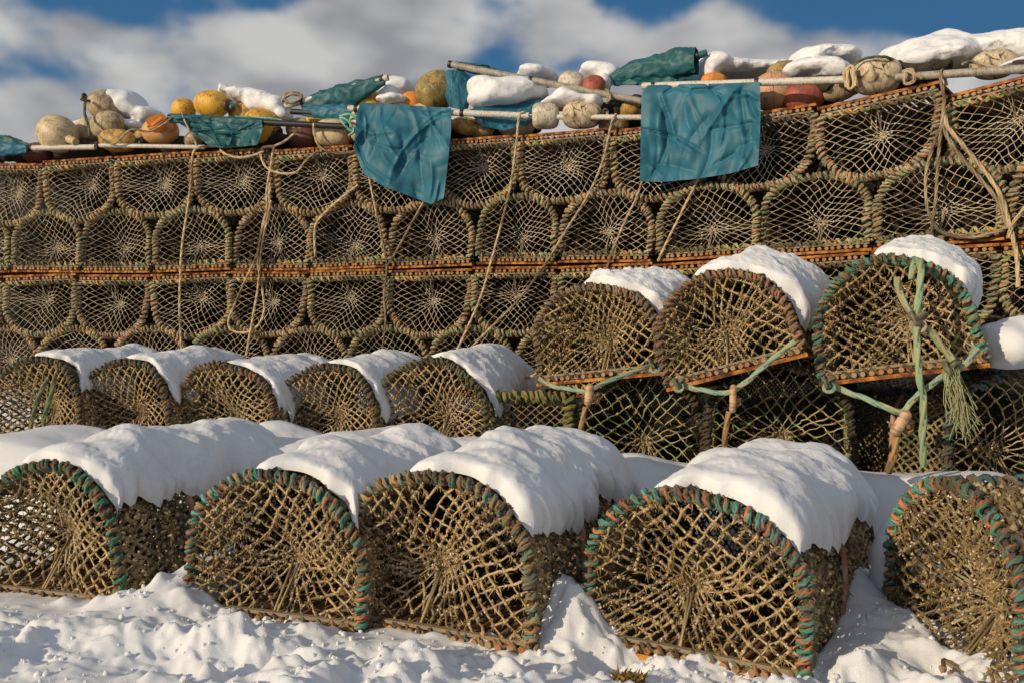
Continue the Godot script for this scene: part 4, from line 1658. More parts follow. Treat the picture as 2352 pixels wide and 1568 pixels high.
func build_top_snow() -> void:
	# [label, [[u, v, depth behind wall face, rx, ry, rz], ...]] : centres on top of the stack
	var g := "snow lying on the buoys and poles"
	var drifts := [
		["snow heap beside the grey-cream buoy at the left", [[300, 245, 0.45, 0.11, 0.1, 0.2], [265, 225, 0.4, 0.06, 0.05, 0.15], [345, 268, 0.45, 0.1, 0.06, 0.2], [300, 290, 0.3, 0.08, 0.04, 0.1]]],
		["small snow patch between the leftmost cream buoys", [[190, 295, 0.4, 0.07, 0.06, 0.12], [215, 285, 0.45, 0.05, 0.05, 0.1]]],
		["snow heap behind the yellow buoys", [[560, 225, 0.45, 0.1, 0.05, 0.2], [525, 215, 0.45, 0.05, 0.04, 0.15], [610, 232, 0.45, 0.09, 0.05, 0.2], [640, 250, 0.3, 0.07, 0.07, 0.15], [655, 268, 0.25, 0.05, 0.05, 0.1], [600, 245, 0.3, 0.1, 0.05, 0.1]]],
		["snow behind the upper rolled flag", [[905, 205, 0.5, 0.09, 0.07, 0.2], [935, 208, 0.5, 0.06, 0.05, 0.15], [880, 225, 0.4, 0.08, 0.03, 0.12], [905, 232, 0.25, 0.1, 0.03, 0.1]]],
		["snow block lying on the teal sheet in the middle", [[1110, 200, 0.2, 0.1, 0.07, 0.16], [1165, 205, 0.2, 0.12, 0.06, 0.16], [1210, 205, 0.22, 0.08, 0.05, 0.14], [1110, 228, 0.12, 0.1, 0.05, 0.1], [1160, 225, 0.12, 0.1, 0.04, 0.1], [1235, 212, 0.25, 0.06, 0.04, 0.1]]],
		["snow ridge behind the slanting grey pole", [[1240, 180, 0.6, 0.12, 0.05, 0.2], [1215, 172, 0.6, 0.06, 0.03, 0.15]]],
		["snow heap between the white buoy and the rolled flag", [[1360, 168, 0.5, 0.1, 0.06, 0.2], [1400, 175, 0.45, 0.07, 0.06, 0.15], [1385, 195, 0.3, 0.05, 0.06, 0.1]]],
		["snow lying on the two white buoys", [[1290, 222, 0.1, 0.05, 0.04, 0.09], [1330, 232, 0.1, 0.09, 0.03, 0.09], [1265, 238, 0.1, 0.07, 0.025, 0.08], [1362, 240, 0.1, 0.04, 0.035, 0.08]]],
		["snow drift from the rolled flag to the salmon buoy", [[1640, 160, 0.5, 0.07, 0.06, 0.2], [1690, 170, 0.6, 0.13, 0.05, 0.22], [1620, 150, 0.5, 0.05, 0.04, 0.15], [1760, 168, 0.65, 0.14, 0.035, 0.2], [1625, 175, 0.4, 0.05, 0.05, 0.12]]],
		["snow drift behind the salmon and red buoys", [[1860, 142, 0.7, 0.13, 0.06, 0.25], [1930, 140, 0.75, 0.11, 0.05, 0.25], [1860, 165, 0.4, 0.14, 0.045, 0.2], [1920, 172, 0.35, 0.09, 0.05, 0.16], [1830, 160, 0.5, 0.07, 0.05, 0.15]]],
		["long snow drift over the right end of the stack", [[2060, 140, 0.55, 0.12, 0.06, 0.25], [2120, 130, 0.55, 0.14, 0.07, 0.25], [2150, 105, 0.6, 0.07, 0.06, 0.18], [2170, 140, 0.4, 0.14, 0.06, 0.2], [2110, 150, 0.35, 0.12, 0.05, 0.16], [2230, 125, 0.65, 0.14, 0.05, 0.2], [2240, 112, 0.7, 0.07, 0.03, 0.15], [2300, 118, 0.7, 0.14, 0.05, 0.25], [2345, 120, 0.6, 0.12, 0.06, 0.2], [2400, 130, 0.6, 0.15, 0.06, 0.2], [2330, 152, 0.3, 0.07, 0.02, 0.1]]]]
	for k in drifts.size():
		var list := []
		for b in drifts[k][1]:
			list.append([W3(b[0], b[1], -b[2]), Vector3(b[3], b[4], b[5])])
		single("snow_drift", blobs(list, 0.0115, 0.026, 0.0075, k * 17), snow_mat, drifts[k][0], "snow", g)

func build_buoys() -> void:
	var R := Vector3.RIGHT
	var U := Vector3.UP
	buoy("buoy", "cream buoy with a white spindle, lowest at the left", W3(131, 308, -0.12), 0.138, 0.155, Vector3(0.8, -0.35, 0.5), mats.cream, {"stub": 0.09})
	buoy("buoy", "grey-cream scuffed buoy, topmost at the left, with a dark rope", W3(241, 243, -0.3), 0.115, 0.13, Vector3(-0.85, 0.3, 0.3), mats.dirty, {"rope": DARKG, "rope_r": 0.028})
	buoy("buoy", "mouldy grey-brown buoy under the topmost left one", W3(247, 288, -0.2), 0.105, 0.13, Vector3(0.9, 0.1, 0.2), mats.dirty)
	buoy("buoy", "dark yellow scratched buoy with weedy rope on the stack's front edge", W3(270, 323, -0.07), 0.082, 0.135, Vector3(0.97, -0.1, 0.1), mats.yellow2, {"rope": DARKG, "rope_r": 0.03, "blunt": 2.5})
	buoy("buoy", "pale cream buoy between snow patches at the left", W3(205, 302, -0.35), 0.1, 0.11, Vector3(0.3, 0.8, 0.2), mats.cream)
	buoy("buoy", "peach-orange buoy carrying the broken orange shell", W3(368, 302, -0.15), 0.095, 0.13, Vector3(0.95, 0.05, 0.1), mats.peach, {"blunt": 2.5})
	buoy("buoy", "small yellow buoy left of the big yellow one", W3(421, 252, -0.3), 0.085, 0.095, Vector3(0.6, -0.1, 0.7), mats.yellow)
	buoy("buoy", "bright yellow egg-shaped buoy with a pink ring", W3(486, 239, -0.2), 0.098, 0.14, Vector3(0.93, -0.15, 0.33), mats.yellow, {"collar": mats.maroon, "collar_r": 0.042, "rope": TEAL, "rope_r": 0.022})
	buoy("buoy", "ochre yellow buoy behind the end of the left flag", W3(600, 290, -0.16), 0.125, 0.135, Vector3(0.8, -0.4, 0.2), mats.yellow, {"collar": mats.maroon, "collar_r": 0.05})
	buoy("buoy", "cream buoy stained brown under the black pole", W3(765, 306, -0.1), 0.098, 0.135, Vector3(0.96, -0.12, 0.2), mats.cream, {"collar": mats.red, "collar_r": 0.05, "rope": MINT, "rope_r": 0.02, "blunt": 2.5})
	buoy("buoy", "dull pinkish buoy in the shade beside the ochre one", W3(700, 316, -0.25), 0.09, 0.12, Vector3(1, 0.1, 0), mats.maroon)
	buoy("buoy", "pale buoy in the shade under the left rolled cloth", W3(690, 296, -0.3), 0.08, 0.11, Vector3(1, 0.0, 0.2), mats.dirty)
	buoy("buoy", "cream buoy ringed with teal rope beside the middle flag", W3(830, 284, -0.08), 0.085, 0.13, Vector3(0.2, 1.0, 0.1), mats.cream)
	buoy("buoy", "bright yellow buoy under the upper rolled flag", W3(845, 245, -0.3), 0.11, 0.13, Vector3(0.9, 0.1, 0.2), mats.yellow)
	buoy("buoy", "yellow buoy beneath the lower rolled cloth", W3(735, 275, -0.3), 0.08, 0.1, Vector3(1, 0, 0), mats.yellow)
	buoy("buoy", "big olive buoy half wrapped in a teal sheet", W3(1003, 208, -0.25), 0.135, 0.15, Vector3(-0.75, -0.4, 0.2), mats.olive)
	buoy("buoy", "orange and white buoy with a teal rope, left of the olive one", W3(945, 235, -0.3), 0.075, 0.085, Vector3(0.9, -0.2, 0.3), mats.orange, {"rope": MINT, "rope_r": 0.02})
	buoy("buoy", "yellow weathered buoy right of the middle flag's lower pole", W3(1070, 290, -0.1), 0.06, 0.1, Vector3(0.95, -0.2, 0), mats.yellow2)
	buoy("buoy", "small beige buoy on the stack behind the hanging teal sheet", W3(1105, 297, -0.15), 0.055, 0.09, Vector3(0.95, 0.0, 0.1), mats.dirty)
	buoy("buoy", "white buoy low under the white pole", W3(1185, 285, -0.2), 0.09, 0.13, Vector3(0.9, -0.1, 0.1), mats.white)
	buoy("buoy", "white mossy buoy, left of the cracked pair", W3(1253, 266, -0.04), 0.086, 0.088, Vector3(1, 0.02, 0.05), mats.white, {"blunt": 3.6})
	buoy("buoy", "white buoy with dark cracks above the stack's middle", W3(1337, 264, -0.05), 0.089, 0.125, Vector3(0.99, 0.02, 0.1), mats.cracked, {"blunt": 2.7, "rope": GREY, "rope_r": 0.03})
	buoy("buoy", "white round buoy threaded on the slanting grey pole", W3(1313, 195, -0.2), 0.09, 0.092, Vector3(0.95, -0.22, 0.2), mats.white, {"blunt": 2.4})
	buoy("buoy", "brick red buoy threaded on the slanting grey pole", W3(1364, 203, -0.15), 0.085, 0.075, Vector3(0.95, -0.22, 0.2), mats.red, {"blunt": 2.4})
	buoy("buoy", "white and yellow buoy left of the big flag", W3(1445, 248, -0.2), 0.072, 0.095, Vector3(0.96, 0.05, 0.2), mats.yellow2, {"rope": GREY, "rope_r": 0.025})
	buoy("buoy", "red buoy mostly hidden by snow behind the hanging teal sheet", W3(1250, 245, -0.35), 0.07, 0.12, Vector3(1, 0.2, 0), mats.red)
	buoy("buoy", "salmon pink buoy with a seam, right of the big flag", W3(1775, 210, -0.18), 0.115, 0.125, Vector3(0.95, 0.15, 0.3), mats.salmon, {"seam": true})
	buoy("buoy", "red buoy with an orange collar lying beside the salmon one", W3(1845, 224, -0.2), 0.095, 0.125, Vector3(0.97, 0.12, 0.22), mats.red, {"collar": mats.orange, "collar_r": 0.04, "rope": DARKG, "rope_r": 0.018})
	buoy("buoy", "big cracked cream buoy threaded on the right pole", W3(2015, 175, -0.1), 0.103, 0.125, Vector3(0.99, 0.05, 0.05), mats.cracked, {"blunt": 2.9, "rope": TAN, "rope_r": 0.034})
	buoy("buoy", "ochre cracked buoy under snow at the right edge", W3(2285, 148, -0.35), 0.08, 0.125, Vector3(0.97, 0.1, 0.1), mats.cracked)
	buoy("buoy", "olive-cream buoy poking out of the drift above the salmon one", W3(1800, 168, -0.45), 0.075, 0.11, Vector3(0.95, 0.2, 0.1), mats.olive)
	buoy("buoy", "dark red buoy in the shade at the left end of the stack", W3(85, 352, -0.2), 0.08, 0.11, Vector3(0.95, 0.0, 0.1), mats.maroon)
	buoy("buoy", "greyish buoy beside the rope coils, right of the peach one", W3(445, 318, -0.1), 0.06, 0.08, Vector3(0.6, 0.6, 0.2), mats.dirty)
	buoy("buoy", "small orange buoy tip under the snow right of the dark rolled flag", W3(1640, 185, -0.3), 0.05, 0.08, Vector3(1, 0, 0), mats.orange)
	buoy("buoy", "dirty grey-brown buoy half buried beside the left poles", W3(165, 340, -0.25), 0.08, 0.12, Vector3(1, 0.1, 0.1), mats.dirty)
	buoy("buoy", "mustard buoy wedged behind the peach-orange one", W3(325, 318, -0.3), 0.075, 0.11, Vector3(1, 0.0, 0.3), mats.yellow2)
	buoy("buoy", "pale cream buoy wedged under the left flag's pole", W3(520, 305, -0.3), 0.1, 0.13, Vector3(1, 0.1, 0.2), mats.cream)
	buoy("buoy", "ochre buoy wedged between snow and the left flag", W3(560, 262, -0.3), 0.08, 0.12, Vector3(1, -0.2, 0.2), mats.yellow2)
	buoy("buoy", "white buoy in the shade behind the middle flag", W3(915, 262, -0.3), 0.1, 0.14, Vector3(1, 0.0, 0.2), mats.white)
	buoy("buoy", "cream buoy peeping between the olive one and the middle flag", W3(975, 262, -0.25), 0.08, 0.11, Vector3(1, 0.1, 0.1), mats.cream)
	buoy("buoy", "mouldy buoy in the shade right of the cracked white one", W3(1410, 285, -0.2), 0.07, 0.1, Vector3(1, 0.1, 0.1), mats.dirty)
	buoy("buoy", "grey buoy wedged under the right pole", W3(1925, 205, -0.25), 0.07, 0.11, Vector3(1, 0.1, 0.1), mats.dirty)
	# broken orange shell: an open bowl with a rib
	var t := thing("broken_float", "broken bright orange float shell lying open on the peach buoy", "float", W3(358, 280, 0.02))
	var q := []
	for i in 13:
		var a := PI * 0.5 * i / 12.0
		q.append([maxf(0.0008, 0.075 * sin(a)), -0.075 * cos(a)])
	for i in 13:
		var a := PI * 0.5 * (12 - i) / 12.0
		q.append([maxf(0.0008, 0.069 * sin(a)), -0.069 * cos(a)])
	var sh := part("shell", lathe(q, 28), mats.orange, t)
	sh.basis = turned(Vector3(-0.35, 0.7, 0.6))
	var mb := MB.new()
	mb.box(Vector3(-0.06, -0.04, -0.004), Vector3(0.06, 0.045, 0.004), Color.WHITE)
	mb.tube(PackedVector3Array([Vector3(-0.04, -0.02, 0.015), Vector3(0.045, 0.0, 0.02)]), PackedFloat32Array([0.016, 0.016]), 12, PackedColorArray([Color.WHITE, Color.WHITE]))
	var rb := part("inner_wall", mb.mesh(), mats.orange, t)
	rb.basis = Basis(Vector3.UP, 0.4) * Basis(Vector3.BACK, 0.5)
	var half := []
	for i in 9:
		var a := PI * 0.5 * i / 8.0
		half.append([maxf(0.0008, 0.06 * sin(a)), -0.05 * cos(a)])
	var sh2 := part("shell", lathe(half, 24), mats.orange, t)
	sh2.basis = turned(Vector3(0.6, 0.5, 0.5))
	sh2.position = Vector3(0.065, 0.0, -0.06)

func cloth(called: String, label: String, m: Mesh, mat: Material) -> void:
	single(called, m, mat, label, "flag", "teal marker flags on the creel wall")

func build_poles_and_flags() -> void:
	# big flag right of the middle
	pole(W3(1476, 198, 0.06), W3(1945, 183, 0.02), 0.021, mats.white_pole, "flag_pole", "pale pole carrying the big teal flag and running right to the cracked buoy", [0.06, 0.585])
	cloth("flag", "large teal flag hanging flat and crumpled over the top row, right of the middle", sheet([[1488, 196], [1560, 193], [1650, 192], [1745, 188]], [[1745, 188], [1748, 250], [1746, 310], [1742, 380]], [[1470, 417], [1520, 418], [1600, 411], [1680, 398], [1742, 380]], [[1488, 196], [1474, 215], [1472, 300], [1470, 417]], func(u, v): return Wz(1480 + u * 260) - 0.1 - 0.02 * v, 0.022, 0.026, 1), mats.blue)
	# middle flag
	pole(W3(800, 249, 0.05), W3(1215, 266, 0.03), 0.0205, mats.white_pole, "flag_pole", "white pole carrying the middle teal flag and running to the white buoys", [0.045, 0.55, 0.64])
	cloth("flag", "teal flag with vertical folds and a pointed lower corner, hanging in the middle", sheet([[828, 235], [870, 238], [940, 242], [1036, 248]], [[1036, 248], [1036, 300], [1028, 380], [1019, 455]], [[812, 340], [835, 400], [880, 428], [960, 458], [990, 469], [1019, 455]], [[828, 235], [818, 262], [815, 300], [812, 340]], func(u, v): return Wz(820 + u * 210) - 0.09 - 0.03 * sin(v * 2.5), 0.034, 0.02, 2), mats.blue)
	# left flag with the black pole
	pole(W3(386, 270, 0.05), W3(800, 291, 0.03), 0.021, mats.black, "flag_pole", "black pole through the left teal flag", [])
	cloth("flag", "small teal flag slung under the black pole at the left", sheet([[390, 264], [440, 267], [520, 271], [600, 276]], [[600, 276], [603, 295], [598, 315], [590, 333]], [[480, 336], [510, 340], [550, 337], [590, 333]], [[390, 264], [415, 285], [450, 310], [480, 336]], func(u, v): return Wz(390 + u * 210) - 0.085 - 0.02 * v, 0.025, 0.02, 3), mats.deep)
	cloth("flag_sleeve", "teal sleeve of the left flag wound round the black pole", rolled([W3(388, 270, 0.05), W3(490, 275, 0.05), W3(604, 281, 0.045)], [0.027, 0.029, 0.027], 0.12, 4), mats.deep)
	# rolled flags
	pole(W3(655, 244, -0.2), W3(891, 178, -0.15), 0.022, mats.white_pole, "flag_pole", "white pole inside the upper rolled flag left of the middle", [0.17, 0.94])
	cloth("rolled_flag", "dark teal flag rolled on a rising pole, left of the middle", rolled([W3(692, 236, -0.2), W3(760, 226, -0.19), W3(830, 202, -0.17), W3(882, 181, -0.15)], [0.024, 0.075, 0.075, 0.05, 0.03], 0.2, 5), mats.deep)
	pole(W3(668, 256, -0.1), W3(830, 268, -0.1), 0.02, mats.black, "flag_pole", "dark pole end inside the lower rolled cloth", [])
	cloth("rolled_flag", "narrow teal cloth rolled on a dark pole above the black one", rolled([W3(695, 254, -0.1), W3(760, 256, -0.1), W3(835, 262, -0.1)], [0.026, 0.04, 0.055, 0.05], 0.18, 6), mats.blue)
	cloth("rolled_flag", "dark teal flag rolled like a sleeve at the stack's highest point, right", rolled([W3(1408, 180, -0.3), W3(1460, 160, -0.3), W3(1530, 143, -0.28), W3(1600, 132, -0.25)], [0.035, 0.055, 0.065, 0.07, 0.06], 0.2, 7), mats.deep)
	pole(W3(1595, 131, -0.25), W3(1624, 121, -0.25), 0.022, mats.deep, "flag_pole", "teal pole end sticking out of the highest rolled flag", [0.25])
	cloth("flag_tail", "shaded teal cloth hanging under the highest rolled flag", sheet([[1420, 170], [1500, 150], [1604, 128]], [[1604, 128], [1606, 160], [1600, 190]], [[1430, 195], [1500, 196], [1600, 190]], [[1420, 170], [1424, 184], [1430, 195]], func(u, v): return Wz(1420 + u * 180) + 0.27, 0.02, 0.02, 8), mats.deep)
	# grey pole slanting down to the right, with dark cloth behind it
	pole(W3(1030, 147, -0.15), W3(1480, 234, -0.1), 0.0215, mats.grey_pole, "flag_pole", "grey-beige pole slanting down through the white and red buoys", [0.01, 0.44])
	cloth("flag_tail", "dark teal cloth strip tied behind the slanting grey pole", sheet([[1045, 141], [1110, 146], [1140, 160]], [[1140, 160], [1150, 168], [1155, 174]], [[1050, 160], [1100, 172], [1155, 174]], [[1045, 141], [1046, 150], [1050, 160]], func(u, v): return Wz(1050 + u * 100) + 0.19, 0.01, 0.02, 9), mats.deep)
	# sheet over the olive buoy and the hanging one
	cloth("flag", "smooth teal sheet draped over the olive buoy", sheet([[1012, 168], [1030, 160], [1060, 160], [1086, 180]], [[1086, 180], [1083, 200], [1085, 215], [1075, 250]], [[1032, 246], [1050, 250], [1062, 251], [1075, 250]], [[1012, 168], [1016, 195], [1022, 220], [1032, 246]], func(u, v): return Wz(1050) + 0.26 - 0.2 * sin((0.2 + 0.8 * u) * PI * 0.8) * (0.5 + 0.5 * v), 0.008, 0.008, 10), mats.blue)
	cloth("flag", "teal sheet under the snow block, its corner hanging below the white pole", sheet([[1080, 250], [1150, 240], [1220, 232], [1255, 225]], [[1255, 225], [1252, 240], [1235, 262], [1210, 285]], [[1090, 270], [1110, 290], [1160, 300], [1210, 285]], [[1080, 250], [1082, 257], [1085, 264], [1090, 270]], func(u, v): return Wz(1160) - 0.0 + 0.12 * (1.0 - v), 0.015, 0.012, 11), mats.blue)
	# left end
	pole(W3(-60, 342, 0.0), W3(218, 338, -0.05), 0.02, mats.white_pole, "flag_pole", "white pole lying low at the left end of the stack", [0.47])
	cloth("rolled_flag", "teal cloth rolled on the low white pole at the left edge", rolled([W3(-60, 342, 0.0), W3(0, 340, 0.0), W3(62, 341, 0.0)], [0.05, 0.045, 0.024], 0.2, 12), mats.blue)
	cloth("flag_tail", "teal cloth heap at the left edge of the stack", rolled([W3(-80, 330, -0.2), W3(20, 326, -0.2), W3(75, 340, -0.2)], [0.06, 0.05, 0.02], 0.3, 13), mats.deep)
	pole(W3(228, 334, 0.0), W3(470, 338, 0.0), 0.015, mats.white_pole, "flag_pole", "thin weathered pole behind the dark yellow buoy", [])
	# right side
	pole(W3(2060, 178, 0.0), W3(2420, 154, 0.0), 0.021, mats.grey_pole, "flag_pole", "grey pole along the stack's edge at the far right", [])
	pole(W3(1195, 268, -0.02), W3(1480, 270, -0.02), 0.017, mats.white_pole, "flag_pole", "white pole running through the two white buoys to the big flag", [])

func hang(label: String, pts: Array, r: float, cols: Array, off := 0.05, dirty := 0.08) -> void:
	var q := []
	for p in pts:
		q.append(W3(p[0], p[1], p[2] if p.size() > 2 else off))
	single("rope", rope_mesh(q, r, cols, dirty), fibre, label, "rope", "ropes hanging over the creel wall")

func build_ropes() -> void:
	hang("straight tan rope hanging from the stack's top to the snow at the left", [[490, 337, -0.05], [462, 338, 0.03], [443, 352], [438, 420], [430, 480], [418, 560], [413, 640], [412, 720], [416, 800]], 0.0085, TAN)
	hang("tan rope with a tight bow below the black pole", [[745, 345, 0.0], [722, 352], [700, 372], [680, 395, 0.06], [645, 398, 0.07], [612, 385, 0.06], [598, 355, 0.05], [605, 338, 0.04], [630, 335, 0.02], [660, 320, -0.02], [690, 292, -0.06]], 0.0085, TAN)
	hang("long doubled rope that ends in a wide loop over the third row", [[628, 338, 0.02], [620, 390, 0.06], [612, 440, 0.06], [612, 480, 0.055], [600, 540], [588, 590], [560, 650], [536, 705], [524, 738], [532, 758], [560, 764], [590, 750], [606, 715], [602, 665], [592, 600], [602, 520], [616, 470], [620, 420, 0.06]], 0.0085, TAN)
	hang("rope hanging straight down beside the wide loop", [[622, 460, 0.07], [606, 540, 0.07], [597, 600, 0.07], [592, 660, 0.07], [580, 730, 0.07], [565, 815, 0.06]], 0.0085, TAN, 0.06)
	hang("slack rope from the bow to the left flag", [[505, 342, 0.03], [515, 352], [545, 362], [580, 357], [605, 347]], 0.0085, TAN)
	hang("slack rope drooping in front of the stained cream buoy", [[720, 283, 0.06], [722, 310], [735, 338], [770, 352], [805, 350], [825, 340, 0.06]], 0.0085, TAN)
	hang("rope slanting from the middle flag down to the second row", [[822, 425], [790, 450, 0.06], [755, 480, 0.06], [728, 510], [722, 540], [724, 590, 0.03]], 0.0085, TAN)
	hang("thin rope hanging below the left side of the middle flag", [[842, 385, 0.04], [850, 420], [862, 480], [880, 560], [888, 612], [882, 680], [885, 740], [876, 815]], 0.007, TAN)
	hang("short slanting rope below the point of the middle flag", [[975, 460], [955, 495], [925, 550], [895, 602], [886, 610]], 0.0075, TAN)
	hang("long rope hanging from the white pole across three rows", [[1208, 272, 0.0], [1203, 258, 0.055], [1192, 270, 0.05], [1186, 330], [1172, 430], [1150, 520], [1128, 600], [1105, 680], [1075, 750], [1042, 820]], 0.0085, TAN, 0.055)
	hang("long slanting rope from beside the big flag to the lower snow", [[1415, 262, 0.0], [1403, 290, 0.05], [1385, 370], [1350, 450], [1300, 530], [1250, 610], [1190, 690], [1110, 770], [1058, 822]], 0.0085, GREY, 0.055)
	hang("rope hanging below the left edge of the big flag", [[1480, 400], [1462, 455], [1440, 500], [1410, 570], [1385, 645]], 0.0075, TAN)
	hang("rope hanging below the middle of the big flag", [[1610, 400, 0.06], [1590, 440], [1560, 500], [1530, 560], [1512, 600]], 0.008, TAN)
	hang("rope looped over the right pole and hanging to the snow", [[2175, 195, -0.05], [2165, 162, 0.03], [2162, 185, 0.05], [2170, 230], [2162, 300], [2155, 380], [2150, 460], [2142, 520], [2140, 580]], 0.009, TAN, 0.06)
	hang("rope hanging beside the looped one and sweeping under the right creels", [[2158, 300, 0.04], [2140, 350], [2128, 400], [2130, 470], [2150, 520], [2180, 540], [2240, 545], [2290, 532], [2320, 520]], 0.009, TAN, 0.055)
	hang("upper of two thick ropes sweeping down at the right", [[2170, 250, 0.03], [2178, 290, 0.07], [2210, 330, 0.07], [2260, 390, 0.07], [2300, 450, 0.06], [2318, 510], [2335, 580], [2340, 660]], 0.011, TAN, 0.06)
	hang("lower of two thick ropes sweeping down at the right", [[2168, 240, 0.02], [2172, 300, 0.06], [2200, 350, 0.06], [2250, 408, 0.06], [2292, 460, 0.05], [2316, 520, 0.045]], 0.011, GREY, 0.05)
	hang("rope crossing up to the right edge of the photo", [[2318, 545], [2325, 520], [2345, 490], [2380, 450]], 0.01, TAN, 0.07)
	hang("rope slack between the dark left buoy rope and the teal flag", [[225, 312, 0.0], [260, 330, 0.05], [300, 298, 0.08], [340, 302, 0.08], [375, 285, 0.08], [392, 272, 0.08]], 0.0075, GREY)
	hang("dark knotted rope hanging from the grey-cream buoy", [[205, 232, -0.15], [195, 235, -0.1], [194, 262, -0.05], [202, 290, 0.0], [205, 312, 0.0]], 0.011, DARKG)
	hang("rope hitched over the left end of the left flag", [[412, 265, 0.0], [416, 258, 0.08], [425, 280, 0.09], [440, 310, 0.08], [452, 335, 0.06]], 0.008, GREY)
	hang("teal rope wound round the cream buoy beside the middle flag", [[780, 268, 0.03], [800, 262, 0.06], [818, 272, 0.06], [825, 290, 0.05], [806, 300, 0.06], [790, 285, 0.07], [782, 270, 0.06], [800, 278, 0.075], [812, 300, 0.07], [800, 312, 0.06]], 0.0085, TEAL)
	hang("mint rope lying across the ochre yellow buoy", [[540, 268, -0.0], [580, 270, 0.01], [620, 272, 0.01], [650, 278, 0.0]], 0.008, TEAL)
	hang("coiled rope behind the upper rolled flag's white end", [[648, 235, -0.15], [655, 215, -0.15], [680, 213, -0.15], [690, 225, -0.15], [670, 235, -0.15], [652, 228, -0.15], [668, 217, -0.14], [695, 220, -0.15]], 0.011, GREY)
	hang("thin dark rope lying over the cracked cream buoy", [[1945, 178, 0.02], [1962, 150, 0.03], [1990, 134, 0.02], [2030, 130, -0.0], [2055, 140, -0.1]], 0.008, DARKG)
	hang("rope over the ochre buoy at the right edge", [[2212, 148, -0.1], [2230, 142, -0.18], [2265, 150, -0.2], [2300, 158, -0.15]], 0.009, GREY)
	hang("frayed rope lashing left of the cracked cream buoy", [[1945, 200, 0.03], [1940, 165, 0.05], [1955, 160, 0.05], [1962, 195, 0.05], [1950, 202, 0.05], [1948, 160, 0.06], [1960, 155, 0.06], [1966, 198, 0.055]], 0.0095, TAN)
	hang("frayed rope lashing right of the cracked cream buoy", [[2075, 165, 0.03], [2095, 160, 0.05], [2100, 185, 0.05], [2080, 192, 0.05], [2082, 165, 0.06], [2105, 172, 0.05], [2120, 180, 0.05]], 0.0095, TAN)
	hang("rope lashing on the grey pole right of the brick red buoy", [[1392, 205, -0.08], [1398, 220, -0.06], [1392, 236, -0.08], [1402, 226, -0.05], [1396, 206, -0.07]], 0.009, GREY)
	# ropes of the raised creels
	var g := "ropes tied to the raised creels"
	var list := [
		["pale green rope slung under the leftmost raised creel", [[1238, 868, 3.85], [1270, 886, 3.82], [1310, 893, 3.78], [1350, 898, 3.72], [1385, 880, 3.74], [1440, 858, 3.75], [1490, 840, 3.76], [1515, 822, 3.78]], 0.0105, MINT],
		["pale green rope slung under the middle raised creel", [[1545, 872, 3.4], [1580, 888, 3.38], [1620, 896, 3.34], [1668, 902, 3.3], [1710, 880, 3.26], [1750, 845, 3.24], [1790, 812, 3.22], [1825, 785, 3.22]], 0.0105, MINT],
		["pale green rope sagging under the right raised creel to the toggle", [[1898, 875, 3.12], [1935, 895, 3.1], [1990, 915, 3.05], [2035, 935, 3.0], [2075, 945, 2.98], [2095, 920, 2.97], [2130, 890, 2.95], [2170, 862, 2.93], [2215, 840, 2.92], [2245, 800, 2.94]], 0.011, MINT],
		["long green rope hanging over the face of the right raised creel to the snow", [[2095, 640, 3.05], [2100, 605, 3.1], [2112, 600, 3.06], [2116, 630, 3.0], [2110, 700, 2.97], [2106, 770, 2.95], [2112, 860, 2.93], [2122, 920, 2.93], [2120, 1000, 2.93], [2122, 1070, 2.95]], 0.0122, [Color(0.2, 0.32, 0.18), Color(0.28, 0.38, 0.22), Color(0.32, 0.34, 0.18)]],
		["shorter green rope crossing the face of the right raised creel", [[2062, 640, 3.08], [2066, 670, 3.04], [2085, 705, 3.0], [2112, 738, 2.98], [2140, 765, 2.97], [2168, 800, 2.96], [2190, 828, 2.94]], 0.0122, [Color(0.24, 0.3, 0.16), Color(0.3, 0.33, 0.18), Color(0.3, 0.28, 0.14)]],
		["brown rope below the left toggle", [[1345, 935, 3.68], [1338, 965, 3.66], [1330, 1010, 3.64]], 0.011, BROWN],
		["brown rope below the middle toggle", [[1675, 945, 3.26], [1668, 985, 3.25], [1663, 1040, 3.25]], 0.011, BROWN],
		["brown rope below the right toggle", [[2060, 995, 2.93], [2055, 1040, 2.93], [2040, 1085, 2.95]], 0.0125, BROWN],
		["green rope loop on the face of the left-edge middle-tier creel", [[125, 862, 4.3], [118, 900, 4.27], [100, 960, 4.25], [102, 985, 4.25]], 0.011, [Color(0.1, 0.16, 0.06), Color(0.14, 0.2, 0.08), Color(0.16, 0.16, 0.06)]],
		["second green rope strand on the left-edge middle-tier creel", [[108, 870, 4.3], [88, 910, 4.27], [72, 965, 4.25], [68, 1000, 4.25]], 0.011, [Color(0.1, 0.16, 0.06), Color(0.14, 0.2, 0.08), Color(0.16, 0.16, 0.06)]],
		["tan rope end lying beside the leftmost raised creel", [[1195, 870, 4.6], [1225, 862, 4.5], [1245, 840, 4.4]], 0.008, TAN]]
	for e in list:
		var q := []
		for p in e[1]:
			q.append(V3(p[0], p[1], p[2]))
		single("rope", rope_mesh(q, e[2], e[3], 0.12), fibre, e[0], "rope", g)
	# toggles: a smooth peg and the knot behind it
	for e in [[[1356, 880, 3.66], [1350, 932, 3.66], 0.0175, "rope_toggle", "pale plastic toggle on the rope under the leftmost raised creel"], [[1685, 882, 3.24], [1683, 948, 3.24], 0.0125, "rope_toggle", "slim tan toggle on the rope under the middle raised creel"], [[2088, 942, 2.92], [2052, 1000, 2.92], 0.0185, "rope_toggle", "thick wooden toggle hanging by the dark gap under the right raised creel"]]:
		var a := V3(e[0][0], e[0][1], e[0][2])
		var b := V3(e[1][0], e[1][1], e[1][2])
		var t := thing(e[3], e[4], "toggle", (a + b) * 0.5, "toggles on the creel ropes")
		var hl := a.distance_to(b) * 0.5
		var r: float = e[2]
		var prof := []
